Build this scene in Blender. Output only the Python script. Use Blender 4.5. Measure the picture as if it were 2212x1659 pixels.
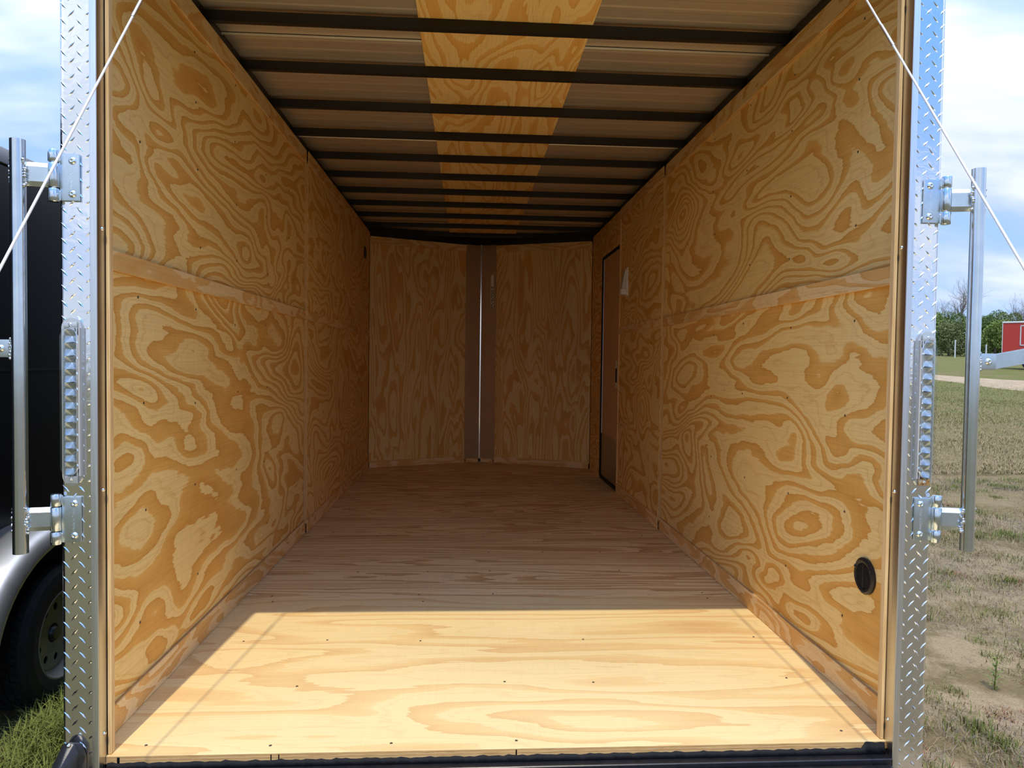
import bpy, bmesh, math, random
import numpy as np
from mathutils import Vector, Matrix
random.seed(7); rng = np.random.default_rng(7)
scene = bpy.context.scene
for o in list(bpy.data.objects): bpy.data.objects.remove(o, do_unlink=True)
COL = scene.collection
PI = math.pi

# ------------------------------------------------------------------ camera
cam_d = bpy.data.cameras.new('camera'); cam = bpy.data.objects.new('camera', cam_d); COL.objects.link(cam)
cam_d.sensor_fit = 'HORIZONTAL'; cam_d.sensor_width = 36.0; cam_d.lens = 1547.26 * 36.0 / 2212
cam_d.clip_start = 0.02; cam_d.clip_end = 1000
RX = Vector((0.998093, -0.060342, 0.013044)); UP = Vector((-0.011168, 0.031313, 0.999447)); FW = Vector((0.060717, 0.997687, -0.030579))
M = Matrix((RX, UP, -FW)).transposed().to_4x4(); M.translation = Vector((-0.12508, -1.99206, 1.09373))
cam.matrix_world = M
scene.camera = cam

# ------------------------------------------------------------------ view, sky, sun
vs = scene.view_settings
vs.view_transform = 'Standard'; vs.look = 'None'; vs.exposure = 1.95; vs.gamma = 1.0; vs.use_curve_mapping = False
scene.cycles.max_bounces = 16; scene.cycles.diffuse_bounces = 12; scene.cycles.glossy_bounces = 6; scene.cycles.transmission_bounces = 6
scene.cycles.caustics_reflective = False; scene.cycles.caustics_refractive = False

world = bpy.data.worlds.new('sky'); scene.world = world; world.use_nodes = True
wt = world.node_tree; wt.nodes.clear()
def wn(t, **k):
    n = wt.nodes.new(t)
    for a, b in k.items(): setattr(n, a, b)
    return n
tc = wn('ShaderNodeTexCoord'); sp = wn('ShaderNodeSeparateXYZ'); wt.links.new(tc.outputs['Generated'], sp.inputs[0])
def wm(op, a, b=None):
    n = wn('ShaderNodeMath', operation=op)
    for i, v in enumerate((a, b)):
        if v is None: continue
        if isinstance(v, (int, float)): n.inputs[i].default_value = v
        else: wt.links.new(v, n.inputs[i])
    return n.outputs[0]
zz = wm('MAXIMUM', sp.outputs[2], 0.0); den = wm('ADD', zz, 0.22)
cx = wm('DIVIDE', sp.outputs[0], den); cy = wm('DIVIDE', sp.outputs[1], den)
cb = wn('ShaderNodeCombineXYZ'); wt.links.new(cx, cb.inputs[0]); wt.links.new(cy, cb.inputs[1]); cb.inputs[2].default_value = 3.1
nz = wn('ShaderNodeTexNoise'); nz.inputs['Scale'].default_value = 0.85; nz.inputs['Detail'].default_value = 6.0; nz.inputs['Roughness'].default_value = 0.52
mp = wn('ShaderNodeMapping'); mp.inputs['Scale'].default_value = (0.75, 1.5, 1.0); mp.inputs['Rotation'].default_value = (0, 0, 0.5); mp.inputs['Location'].default_value = (-5.1, 6.6, 0)
wt.links.new(cb.outputs[0], mp.inputs[0]); wt.links.new(mp.outputs[0], nz.inputs['Vector'])
cr = wn('ShaderNodeValToRGB'); cr.color_ramp.elements[0].position = 0.41; cr.color_ramp.elements[1].position = 0.57
cr.color_ramp.elements[0].color = (0, 0, 0, 1); cr.color_ramp.elements[1].color = (1, 1, 1, 1)
wt.links.new(nz.outputs['Fac'], cr.inputs[0])
grad = wn('ShaderNodeValToRGB'); wt.links.new(zz, grad.inputs[0])
grad.color_ramp.elements[0].position = 0.0; grad.color_ramp.elements[0].color = (0.36, 0.50, 0.74, 1)
grad.color_ramp.elements[1].position = 0.40; grad.color_ramp.elements[1].color = (0.11, 0.27, 0.66, 1)
cl = wn('ShaderNodeTexNoise'); cl.inputs['Scale'].default_value = 1.7; cl.inputs['Detail'].default_value = 4.0
wt.links.new(mp.outputs[0], cl.inputs['Vector'])
cc = wn('ShaderNodeValToRGB'); wt.links.new(cl.outputs['Fac'], cc.inputs[0])
cc.color_ramp.elements[0].position = 0.35; cc.color_ramp.elements[0].color = (0.37, 0.43, 0.53, 1)
cc.color_ramp.elements[1].position = 0.65; cc.color_ramp.elements[1].color = (0.60, 0.645, 0.73, 1)
mx = wn('ShaderNodeMixRGB'); wt.links.new(cr.outputs[0], mx.inputs[0]); wt.links.new(grad.outputs[0], mx.inputs[1]); wt.links.new(cc.outputs[0], mx.inputs[2])
# brighter towards the zenith, as a lightly clouded sky is
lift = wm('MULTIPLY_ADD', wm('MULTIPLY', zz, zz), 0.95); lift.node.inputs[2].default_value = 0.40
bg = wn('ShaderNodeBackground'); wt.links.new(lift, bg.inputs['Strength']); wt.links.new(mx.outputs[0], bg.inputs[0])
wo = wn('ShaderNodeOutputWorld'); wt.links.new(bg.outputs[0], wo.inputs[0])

sun_d = bpy.data.lights.new('sun', 'SUN'); sun_d.energy = 0.74; sun_d.angle = math.radians(0.6); sun_d.color = (1.0, 0.88, 0.68)
sun = bpy.data.objects.new('sun', sun_d); COL.objects.link(sun)
sun.rotation_euler = Vector((0.058, 1.0, -1.983)).to_track_quat('-Z', 'Y').to_euler(); sun.location = (0, -6, 9)

# ------------------------------------------------------------------ materials
MATS = {}
class NT:
    def __init__(s, name):
        s.m = bpy.data.materials.new(name); s.m.use_nodes = True; s.t = s.m.node_tree
        s.b = s.t.nodes['Principled BSDF']; MATS[name] = s.m
    def n(s, typ, **k):
        x = s.t.nodes.new(typ)
        for a, b in k.items(): setattr(x, a, b)
        return x
    def put(s, sock, v):
        if isinstance(v, bpy.types.NodeSocket): s.t.links.new(v, sock)
        elif isinstance(v, (tuple, list)) and len(v) == 3 and sock.type == 'RGBA': sock.default_value = (*v, 1)
        else: sock.default_value = v
    def math(s, op, a, b=0.0, c=None):
        x = s.n('ShaderNodeMath', operation=op); s.put(x.inputs[0], a); s.put(x.inputs[1], b)
        if c is not None: s.put(x.inputs[2], c)
        return x.outputs[0]
    def vec(s, a, b, c):
        x = s.n('ShaderNodeCombineXYZ')
        for i, v in enumerate((a, b, c)): s.put(x.inputs[i], v)
        return x.outputs[0]
    def noise(s, v, scale=1.0, detail=2.0, rough=0.5, dist=0.0):
        x = s.n('ShaderNodeTexNoise'); s.put(x.inputs['Vector'], v); x.inputs['Scale'].default_value = scale
        x.inputs['Detail'].default_value = detail; x.inputs['Roughness'].default_value = rough; x.inputs['Distortion'].default_value = dist
        return x.outputs['Fac']
    def ramp(s, f, stops, interp='LINEAR'):
        x = s.n('ShaderNodeValToRGB'); s.put(x.inputs[0], f); r = x.color_ramp; r.interpolation = interp
        while len(r.elements) < len(stops): r.elements.new(0.5)
        for e, (p, c) in zip(r.elements, stops): e.position = p; e.color = (*c, 1) if len(c) == 3 else c
        return x.outputs[0]
    def mix(s, f, a, b, mode='MIX'):
        x = s.n('ShaderNodeMixRGB', blend_type=mode); s.put(x.inputs[0], f); s.put(x.inputs[1], a); s.put(x.inputs[2], b); return x.outputs[0]
    def bump(s, h, strength=0.2, dist=0.01):
        x = s.n('ShaderNodeBump'); x.inputs['Strength'].default_value = strength; x.inputs['Distance'].default_value = dist
        s.put(x.inputs['Height'], h); s.put(s.b.inputs['Normal'], x.outputs[0])
    def obj(s): return s.n('ShaderNodeTexCoord').outputs['Object']
    def pos(s): return s.n('ShaderNodeNewGeometry').outputs['Position']
    def set(s, **k):
        nm = dict(color='Base Color', rough='Roughness', metal='Metallic', spec='Specular IOR Level', trans='Transmission Weight', ior='IOR', coat='Coat Weight', alpha='Alpha', aniso='Anisotropic')
        for a, v in k.items(): s.put(s.b.inputs[nm[a]], v)
        return s

def ply(name, g, a, light, mid, dark, su, sv, bands, jag=0.24, pale=0.0, fine=1.0, wide=0.46, fray=1.0):
    """rotary cut pine veneer: g = grain axis, a = axis across the grain (local), metres"""
    s = NT(name); sx = s.n('ShaderNodeSeparateXYZ'); s.put(sx.inputs[0], s.obj())
    u, v = sx.outputs[g], sx.outputs[a]
    seed = s.math('MULTIPLY', s.n('ShaderNodeObjectInfo').outputs['Random'], 61.0)
    U = lambda k: s.math('MULTIPLY', u, k)
    V = lambda k: s.math('MULTIPLY', v, k)
    n1 = s.noise(s.vec(U(su), V(sv), seed), 1.0, 2.2, 0.40, 0.55)
    n2 = s.noise(s.vec(U(su * 5), V(sv * 5), seed), 1.0, 2.0, 0.5)
    n3 = s.noise(s.vec(U(9.0), V(90.0), seed), 1.0, 2.0, 0.6)
    F = s.math('MULTIPLY', n1, bands)
    F = s.math('ADD', F, s.math('MULTIPLY', n2, 0.9))
    saw = s.math('FRACT', s.math('ADD', F, s.math('MULTIPLY', n3, jag * fray)))
    nw = s.noise(s.vec(U(su * 0.9), V(sv * 1.3), s.math('ADD', seed, 9.0)), 1.0, 1.0)
    gam = s.math('POWER', saw, s.math('MULTIPLY_ADD', nw, 2.1, 0.0))
    col = s.ramp(gam, [(0.0, light), (wide, light), (wide + 0.035, mid), (0.86, tuple(0.45 * m + 0.55 * d for m, d in zip(mid, dark))), (0.985, dark), (1.0, light)])
    saw2 = s.math('FRACT', s.math('MULTIPLY_ADD', F, 3.0, s.math('MULTIPLY', n3, jag * 3)))
    col = s.mix(s.math('MULTIPLY', s.ramp(saw2, [(0.0, (0, 0, 0)), (0.7, (0, 0, 0)), (0.97, (1, 1, 1)), (1.0, (0, 0, 0))]), 0.34), col, dark)
    lathe = s.noise(s.vec(U(180.0), V(5.0), seed), 1.0, 2.0)
    col = s.mix(0.35, col, s.ramp(lathe, [(0.3, (0.88, 0.87, 0.85)), (0.6, (1, 1, 1))]), 'MULTIPLY')
    fib = s.noise(s.vec(U(3.0), V(260.0), seed), 1.0, 3.0, 0.65)
    col = s.mix(0.55 * fine, col, s.ramp(fib, [(0.3, (0.80, 0.74, 0.66)), (0.55, (1, 1, 1)), (0.75, (1.06, 1.06, 1.05))]), 'MULTIPLY')
    low = s.noise(s.vec(U(0.8), V(1.4), s.math('ADD', seed, 3.0)), 1.0, 2.0)
    col = s.mix(0.8, col, s.ramp(low, [(0.3, (0.86, 0.83, 0.78)), (0.7, (1.07, 1.05, 1.03))]), 'MULTIPLY')
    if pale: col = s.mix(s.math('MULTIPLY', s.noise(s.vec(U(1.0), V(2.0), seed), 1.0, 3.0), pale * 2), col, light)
    s.set(color=col, rough=0.62, spec=0.3); s.bump(s.math('ADD', fib, s.math('MULTIPLY', saw, 0.4)), 0.10, 0.002)
    return s.m

WL, WM, WD = (0.97, 0.725, 0.315), (0.87, 0.51, 0.14), (0.74, 0.38, 0.085)
def ply_set(tag, **k): return ply('plywood_' + tag, **k)
P_WALL = ply_set('wall', g=1, a=2, light=WL, mid=WM, dark=WD, su=0.78, sv=1.95, bands=24.0, wide=0.54)
P_WALLF = ply_set('wall_far', g=1, a=2, light=WL, mid=WM, dark=WD, su=1.0, sv=1.9, bands=21.0, wide=0.54)
P_BACK = ply_set('nose', g=2, a=0, light=(0.97, 0.735, 0.34), mid=(0.88, 0.53, 0.165), dark=(0.76, 0.41, 0.10), su=0.7, sv=3.6, bands=17.0, wide=0.54)
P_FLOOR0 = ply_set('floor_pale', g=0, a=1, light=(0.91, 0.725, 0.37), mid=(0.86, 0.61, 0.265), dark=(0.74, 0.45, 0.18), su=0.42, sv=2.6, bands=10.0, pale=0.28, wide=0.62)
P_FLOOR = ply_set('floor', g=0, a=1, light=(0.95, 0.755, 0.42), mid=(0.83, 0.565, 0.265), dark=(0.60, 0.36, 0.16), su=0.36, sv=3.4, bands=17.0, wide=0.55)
P_CEIL = ply_set('ceiling', g=1, a=0, light=(0.94, 0.70, 0.32), mid=(0.88, 0.55, 0.18), dark=(0.81, 0.44, 0.11), su=0.6, sv=2.8, bands=15.0, wide=0.54)
P_STRIP = ply_set('strip', g=1, a=2, light=(0.93, 0.70, 0.38), mid=(0.86, 0.54, 0.21), dark=(0.77, 0.42, 0.13), su=1.3, sv=5.0, bands=8.0)
P_STRIPX = ply_set('strip_cross', g=0, a=2, light=(0.93, 0.70, 0.38), mid=(0.86, 0.54, 0.21), dark=(0.77, 0.42, 0.13), su=1.3, sv=5.0, bands=8.0)
def edge_mat(name, ax, t=0.0042):
    s = NT(name); sx = s.n('ShaderNodeSeparateXYZ'); s.put(sx.inputs[0], s.obj())
    lay = s.math('FRACT', s.math('DIVIDE', sx.outputs[ax], t * 2))
    vv = [s.math('MULTIPLY', sx.outputs[i], 500.0 if i == ax else 14.0) for i in range(3)]
    nn = s.noise(s.vec(*vv), 1.0, 3.0, 0.65)
    c = s.ramp(lay, [(0.0, (0.62, 0.40, 0.17)), (0.45, (0.70, 0.48, 0.22)), (0.5, (0.40, 0.23, 0.09)), (0.58, (0.55, 0.33, 0.13)), (0.95, (0.58, 0.35, 0.14)), (1.0, (0.36, 0.2, 0.08))])
    c = s.mix(0.7, c, s.ramp(nn, [(0.32, (0.5, 0.42, 0.34)), (0.55, (1, 1, 1))]), 'MULTIPLY')
    s.set(color=c, rough=0.8, spec=0.15); s.bump(nn, 0.3, 0.002); return s.m
E_X = edge_mat('plywood_edge_x', 0); E_Y = edge_mat('plywood_edge_y', 1); E_Z = edge_mat('plywood_edge_z', 2)

def pine():
    s = NT('pine_board'); sx = s.n('ShaderNodeSeparateXYZ'); s.put(sx.inputs[0], s.obj())
    n = s.noise(s.vec(s.math('MULTIPLY', sx.outputs[0], 260.0), s.math('MULTIPLY', sx.outputs[1], 260.0), s.math('MULTIPLY', sx.outputs[2], 5.0)), 1.0, 3.0, 0.6)
    s.set(color=s.ramp(n, [(0.3, (0.60, 0.35, 0.13)), (0.55, (0.84, 0.58, 0.28)), (0.75, (0.90, 0.68, 0.38))]), rough=0.7, spec=0.2); return s.m
PINE = pine()
def plain(name, color, rough=0.5, metal=0.0, spec=0.5, coat=0.0, var=0.0, vscale=30.0, bump=0.0, bscale=60.0, **k):
    s = NT(name)
    if var: color = s.mix(1.0, color, s.ramp(s.noise(s.obj(), vscale, 4.0, 0.6), [(0.3, (1 - var,) * 3), (0.7, (1 + var,) * 3)]), 'MULTIPLY')
    s.set(color=color, rough=rough, metal=metal, spec=spec, coat=coat, **k)
    if bump: s.bump(s.noise(s.obj(), bscale, 3.0), bump, 0.003)
    return s.m
def tread_mat():
    s = NT('bright_tread_aluminium'); o = s.obj()
    w = s.noise(o, 26.0, 2.0, 0.5, 1.6)
    fine = s.noise(o, 220.0, 2.0)
    s.set(color=(0.86, 0.86, 0.87), metal=1.0, rough=s.math('MULTIPLY_ADD', fine, 0.08, 0.08)); s.bump(w, 0.10, 0.004); return s.m
TREAD = tread_mat()
def brushed(name, col, ax=2, rough=0.3, amt=0.12):
    s = NT(name); sx = s.n('ShaderNodeSeparateXYZ'); s.put(sx.inputs[0], s.obj())
    vv = [s.math('MULTIPLY', sx.outputs[i], 6.0 if i == ax else 420.0) for i in range(3)]
    nn = s.noise(s.vec(*vv), 1.0, 3.0, 0.6)
    s.set(color=s.mix(1.0, col, s.ramp(nn, [(0.3, (1 - amt,) * 3), (0.7, (1 + amt * 0.5,) * 3)]), 'MULTIPLY'), metal=1.0, rough=s.math('MULTIPLY_ADD', nn, 0.15, rough - 0.07)); s.bump(nn, 0.05, 0.001); return s.m
ALU = brushed('extruded_aluminium', (0.80, 0.82, 0.84), 2, 0.34)
ALU_MILL = brushed('mill_aluminium_sheet', (0.84, 0.80, 0.74), 0, 0.40, 0.05)
JAMB = brushed('jamb_aluminium', (0.60, 0.57, 0.53), 2, 0.3)
KICK = brushed('dull_kick_plate', (0.42, 0.39, 0.34), 2, 0.4, 0.06)
CHANNEL = plain('channel_aluminium', (0.66, 0.55, 0.43), rough=0.32, metal=0.8, spec=0.6)
CREASE = plain('channel_crease', (0.92, 0.90, 0.86), rough=0.16, metal=1.0)
ZINC = plain('bright_zinc_steel', (0.66, 0.72, 0.76), rough=0.17, metal=1.0, var=0.08, vscale=18, bump=0.03, bscale=30)
ZINCP = plain('zinc_plate', (0.62, 0.70, 0.74), rough=0.30, metal=1.0, var=0.08, vscale=25, bump=0.04, bscale=120)
WELD = plain('weld_metal', (0.62, 0.64, 0.64), rough=0.35, metal=1.0, var=0.3, vscale=200)
CHROME = plain('bolt_chrome', (0.85, 0.86, 0.86), rough=0.12, metal=1.0)
LETTER = plain('embossed_lettering', (0.85, 0.9, 0.93), rough=0.25, metal=1.0)
BLACKST = plain('black_painted_steel', (0.012, 0.012, 0.014), rough=0.32, spec=0.45, var=0.3, vscale=40, bump=0.05, bscale=90)
BOW = plain('black_bow_steel', (0.012, 0.011, 0.010), rough=0.42, spec=0.4)
SEAL = plain('black_sealant', (0.010, 0.010, 0.011), rough=0.7, spec=0.2, bump=0.6, bscale=90)
BLKPL = plain('black_plastic', (0.016, 0.016, 0.017), rough=0.36, spec=0.45, bump=0.08, bscale=300)
SLOT = plain('dark_slot', (0.004, 0.004, 0.004), rough=0.9, spec=0.1)
WHITEPL = plain('white_plastic', (0.78, 0.76, 0.72), rough=0.4)
GREYLENS = plain('frosted_lens', (0.62, 0.62, 0.6), rough=0.25, spec=0.6)
SCREW = plain('dark_screw', (0.10, 0.075, 0.05), rough=0.5, metal=0.4)
DECK = plain('weathered_ramp_deck', (0.36, 0.30, 0.22), rough=0.8, spec=0.2, var=0.25, vscale=9)
RIMD = plain('shade_darkened_rim_paint', (0.20, 0.20, 0.17), rough=0.5)  # pale rim, with the shade beneath the fender put into its colour
def luan():
    s = NT('luan_door_skin'); sx = s.n('ShaderNodeSeparateXYZ'); s.put(sx.inputs[0], s.obj())
    nn = s.noise(s.vec(s.math('MULTIPLY', sx.outputs[0], 200.0), s.math('MULTIPLY', sx.outputs[1], 200.0), s.math('MULTIPLY', sx.outputs[2], 6.0)), 1.0, 3.0, 0.6)
    s.set(color=s.ramp(nn, [(0.3, (0.66, 0.40, 0.21)), (0.7, (0.76, 0.49, 0.28))]), rough=0.45, spec=0.35); return s.m
LUAN = luan()
ROOF = brushed('ribbed_roof_sheet', (0.80, 0.73, 0.62), 0, 0.58, 0.06)
CABLEW = plain('white_vinyl_cable', (0.82, 0.82, 0.80), rough=0.4)
RUBBER = plain('tyre_rubber', (0.014, 0.014, 0.015), rough=0.75, spec=0.3, var=0.3, vscale=40)
RIMW = plain('pale_rim_paint', (0.50, 0.51, 0.48), rough=0.4)
FENDER = plain('fender_aluminium', (0.50, 0.51, 0.53), rough=0.42, metal=0.85, var=0.08, vscale=14, bump=0.06, bscale=25)
BLACKP = plain('black_trailer_paint', (0.006, 0.006, 0.008), rough=0.35, spec=0.25)
GREYTR = plain('grey_trim', (0.45, 0.44, 0.43), rough=0.4, metal=0.5)
REDP = plain('red_trailer_paint', (0.42, 0.024, 0.010), rough=0.3, spec=0.5, coat=0.3)
WHITETR = plain('pale_trim', (0.62, 0.62, 0.62), rough=0.4, metal=0.3)
def lens_mat():
    s = NT('clear_lens_plastic'); t = s.n('ShaderNodeBsdfTransparent'); g = s.n('ShaderNodeBsdfGlossy'); g.inputs['Roughness'].default_value = 0.04
    t.inputs[0].default_value = (0.95, 0.97, 0.97, 1)
    fr = s.n('ShaderNodeFresnel'); fr.inputs[0].default_value = 1.45; m = s.n('ShaderNodeMixShader')
    s.put(m.inputs[0], fr.outputs[0]); s.t.links.new(t.outputs[0], m.inputs[1]); s.t.links.new(g.outputs[0], m.inputs[2])
    s.t.links.new(m.outputs[0], s.t.nodes['Material Output'].inputs[0]); return s.m
LENS = lens_mat()
CLEARPL = plain('clear_plastic_base', (0.62, 0.64, 0.64), rough=0.18, metal=0.55, spec=0.7, bump=0.12, bscale=60)
def rusty():
    s = NT('rust_stained_plastic'); n = s.noise(s.obj(), 60.0, 4.0, 0.6)
    s.set(color=s.ramp(n, [(0.35, (0.58, 0.54, 0.46)), (0.5, (0.50, 0.30, 0.10)), (0.62, (0.22, 0.08, 0.02))]), rough=0.4, metal=0.2); return s.m
RUSTY = rusty()
def ring_mat():
    s = NT('ringed_reflector'); s.set(color=(0.80, 0.82, 0.83), metal=1.0, rough=0.16); return s.m
RING = ring_mat()
def sticker():
    s = NT('printed_sticker'); sx = s.n('ShaderNodeSeparateXYZ'); s.put(sx.inputs[0], s.obj())
    # dark print rows running along the length (z), in two columns (x)
    colm = s.math('PINGPONG', s.math('MULTIPLY', sx.outputs[0], 1.0), 0.0078)
    incol = s.math('GREATER_THAN', s.math('ABSOLUTE', sx.outputs[0]), 0.0035)
    inco2 = s.math('LESS_THAN', s.math('ABSOLUTE', sx.outputs[0]), 0.0125)
    nn = s.noise(s.vec(s.math('SIGN', sx.outputs[0]), s.math('MULTIPLY', sx.outputs[2], 60.0), 0.0), 1.0, 3.0, 0.7)
    ink = s.math('GREATER_THAN', nn, 0.47)
    lowr = s.math('LESS_THAN', sx.outputs[2], 0.055)
    f = s.math('MULTIPLY', s.math('MULTIPLY', incol, inco2), s.math('MULTIPLY', ink, lowr))
    s.set(color=s.mix(f, (0.95, 0.92, 0.86), (0.03, 0.02, 0.02)), rough=0.5); return s.m
STICK = sticker()
def ground_mat():
    s = NT('sandy_field'); p = s.pos(); sx = s.n('ShaderNodeSeparateXYZ'); s.put(sx.inputs[0], p)
    n1 = s.noise(p, 1.7, 6.0, 0.65); n2 = s.noise(p, 14.0, 4.0, 0.65); n3 = s.noise(p, 90.0, 3.0, 0.7)
    sand = s.mix(n3, (0.17, 0.12, 0.07), (0.48, 0.38, 0.24))
    straw = s.mix(n2, (0.10, 0.072, 0.036), (0.25, 0.195, 0.10))  # dry straw, its darkest tone also painting in the shadow of the patches
    green = s.mix(n2, (0.07, 0.095, 0.02), (0.16, 0.17, 0.045))
    c = s.mix(s.ramp(n1, [(0.44, (0, 0, 0)), (0.56, (1, 1, 1))]), sand, straw)
    far = s.ramp(s.math('DIVIDE', sx.outputs[1], 40.0), [(0.03, (0, 0, 0)), (0.17, (0.85,) * 3)])
    c = s.mix(far, c, straw)
    gfar = s.ramp(s.math('DIVIDE', sx.outputs[1], 60.0), [(0.12, (0, 0, 0)), (0.36, (0.75,) * 3), (0.6, (0.95,) * 3)])
    gm = s.math('MULTIPLY', gfar, s.ramp(s.noise(p, 0.8, 6.0, 0.7), [(0.34, (0.15,) * 3), (0.58, (1, 1, 1))]))
    c = s.mix(gm, c, green)
    back = s.ramp(s.math('MULTIPLY', sx.outputs[1], -0.1), [(0.07, (0, 0, 0)), (0.16, (0.9,) * 3)])
    c = s.mix(back, c, s.mix(s.noise(p, 3.0, 6.0, 0.75), (0.055, 0.045, 0.03), (0.21, 0.18, 0.11)))
    lush = s.ramp(s.math('MULTIPLY', sx.outputs[0], -1.0), [(0.55, (0, 0, 0)), (1.0, (0.7,) * 3)])
    c = s.mix(lush, c, s.mix(n2, (0.045, 0.06, 0.015), (0.16, 0.13, 0.06)))
    s.set(color=c, rough=0.95, spec=0.1); s.bump(s.math('ADD', n3, s.math('MULTIPLY', n2, 2.0)), 0.7, 0.02); return s.m
GROUND = ground_mat()
SANDT = plain('pale_sand', (0.33, 0.255, 0.17), rough=0.95, spec=0.1, var=0.22, vscale=3, bump=0.5, bscale=20)
def blade_mat(name, a, b, tr=0.25):
    s = NT(name); c = s.mix(s.noise(s.pos(), 22.0, 3.0, 0.7), a, b); s.set(color=c, rough=0.7, spec=0.2); return s.m
DRY = blade_mat('dry_grass_blades', (0.17, 0.12, 0.055), (0.42, 0.34, 0.19))
GREEN = blade_mat('green_grass_blades', (0.05, 0.08, 0.012), (0.19, 0.22, 0.05))
DEAD = blade_mat('grey_dead_stems', (0.12, 0.09, 0.065), (0.36, 0.31, 0.26))
LAWN = blade_mat('lawn_blades', (0.08, 0.12, 0.02), (0.30, 0.33, 0.09))
RUSSET = blade_mat('russet_weed', (0.14, 0.045, 0.025), (0.28, 0.12, 0.06))
BARK = plain('grey_bark', (0.20, 0.17, 0.14), rough=0.9, spec=0.1, var=0.3, vscale=3)
LEAF1 = blade_mat('dark_green_leaves', (0.045, 0.08, 0.02), (0.16, 0.23, 0.06))
LEAF2 = blade_mat('bright_green_leaves', (0.08, 0.13, 0.025), (0.27, 0.34, 0.09))
LEAF3 = blade_mat('olive_leaves', (0.07, 0.095, 0.03), (0.25, 0.28, 0.11))

# ------------------------------------------------------------------ mesh helpers
def link(name, me, mat=None, parent=None, loc=None, rot=None):
    o = bpy.data.objects.new(name, me); COL.objects.link(o)
    if mat is not None and me is not None and not me.materials:
        for x in (mat if isinstance(mat, (list, tuple)) else [mat]): me.materials.append(x)
    if parent is not None: o.parent = parent
    if loc is not None: o.location = loc
    if rot is not None: o.rotation_euler = rot
    return o
def tag(o, label=None, cat=None, group=None, kind=None):
    if label: o['label'] = label
    if cat: o['category'] = cat
    if group: o['group'] = group
    if kind: o['kind'] = kind
    return o
def empty(name, loc=(0, 0, 0), label=None, cat=None, group=None, kind=None):
    o = bpy.data.objects.new(name, None); COL.objects.link(o); o.location = loc; o.empty_display_size = 0.1
    return tag(o, label, cat, group, kind)
def done(bm, name, mat=None, parent=None, loc=None, rot=None, smooth=False):
    me = bpy.data.meshes.new(name); bmesh.ops.recalc_face_normals(bm, faces=bm.faces[:]); bm.to_mesh(me); bm.free()
    if smooth:
        for p in me.polygons: p.use_smooth = True
        me.set_sharp_from_angle(angle=math.radians(38))
    return link(name, me, mat, parent, loc, rot)
def box_bm(bm, x0, x1, y0, y1, z0, z1):
    vs = [bm.verts.new((x, y, z)) for x in (x0, x1) for y in (y0, y1) for z in (z0, z1)]
    for f in ((0, 1, 3, 2), (4, 6, 7, 5), (0, 4, 5, 1), (2, 3, 7, 6), (0, 2, 6, 4), (1, 5, 7, 3)): bm.faces.new([vs[i] for i in f])
def box(name, x0, x1, y0, y1, z0, z1, mat, parent=None, bev=0.0, edge=None, seg=1, local=True):
    """axis aligned box given in world coordinates, origin at its centre"""
    c = Vector(((x0 + x1) / 2, (y0 + y1) / 2, (z0 + z1) / 2)); d = Vector((abs(x1 - x0), abs(y1 - y0), abs(z1 - z0))) / 2
    bm = bmesh.new(); box_bm(bm, -d.x, d.x, -d.y, d.y, -d.z, d.z)
    if edge is not None:
        thin = min(range(3), key=lambda i: d[i]); bm.normal_update()
        for f in bm.faces: f.material_index = 0 if abs(f.normal[thin]) > 0.7 else 1
    if bev: bmesh.ops.bevel(bm, geom=bm.edges[:], offset=bev, segments=seg, affect='EDGES', profile=0.7)
    return done(bm, name, [mat, edge] if edge is not None else mat, parent, c, smooth=seg > 1)
def cyl_bm(bm, a, b, r0, r1=None, n=16, caps=True):
    a, b = Vector(a), Vector(b); r1 = r0 if r1 is None else r1
    d = (b - a).normalized(); u = d.orthogonal().normalized(); w = d.cross(u)
    A = [bm.verts.new(a + (u * math.cos(t) + w * math.sin(t)) * r0) for t in [2 * PI * i / n for i in range(n)]]
    B = [bm.verts.new(b + (u * math.cos(t) + w * math.sin(t)) * r1) for t in [2 * PI * i / n for i in range(n)]]
    for i in range(n): bm.faces.new((A[i], A[(i + 1) % n], B[(i + 1) % n], B[i]))
    if caps: bm.faces.new(A[::-1]); bm.faces.new(B)
def lathe_bm(bm, prof, n=32, axis='z', closed=False):
    """prof: (radius, height) pairs"""
    rings = []
    for r, h in prof:
        ring = []
        for i in range(n if r > 1e-6 else 1):
            t = 2 * PI * i / n; c, s = r * math.cos(t), r * math.sin(t)
            ring.append(bm.verts.new({'z': (c, s, h), 'y': (c, h, s), 'x': (h, c, s)}[axis]))
        rings.append(ring)
    pairs = list(zip(rings, rings[1:])) + ([(rings[-1], rings[0])] if closed else [])
    for A, B in pairs:
        for i in range(n):
            j = (i + 1) % n
            f = [A[i % len(A)], A[j % len(A)], B[j % len(B)], B[i % len(B)]]
            f = list(dict.fromkeys(f))
            if len(f) > 2: bm.faces.new(f)
def raw(name, verts, faces, mat, parent=None, smooth=False, loc=None):
    me = bpy.data.meshes.new(name); me.from_pydata([tuple(v) for v in verts], [], [tuple(f) for f in faces]); me.update()
    if smooth:
        for p in me.polygons: p.use_smooth = True
    return link(name, me, mat, parent, loc)
def copies(proto_mesh, name, mat, parent, places):
    for loc, rot in places:
        o = bpy.data.objects.new(name, proto_mesh); COL.objects.link(o); o.parent = parent; o.location = loc; o.rotation_euler = rot

# screw head mesh (axis z, sits proud by 1 mm)
bm = bmesh.new(); lathe_bm(bm, [(0, 0.0012), (0.002, 0.0006), (0.0036, 0.0014), (0.0046, 0.0002), (0.0046, -0.002)], 8)
me_screw = bpy.data.meshes.new('screw'); bmesh.ops.recalc_face_normals(bm, faces=bm.faces[:]); bm.to_mesh(me_screw); bm.free(); me_screw.materials.append(SCREW)

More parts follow.
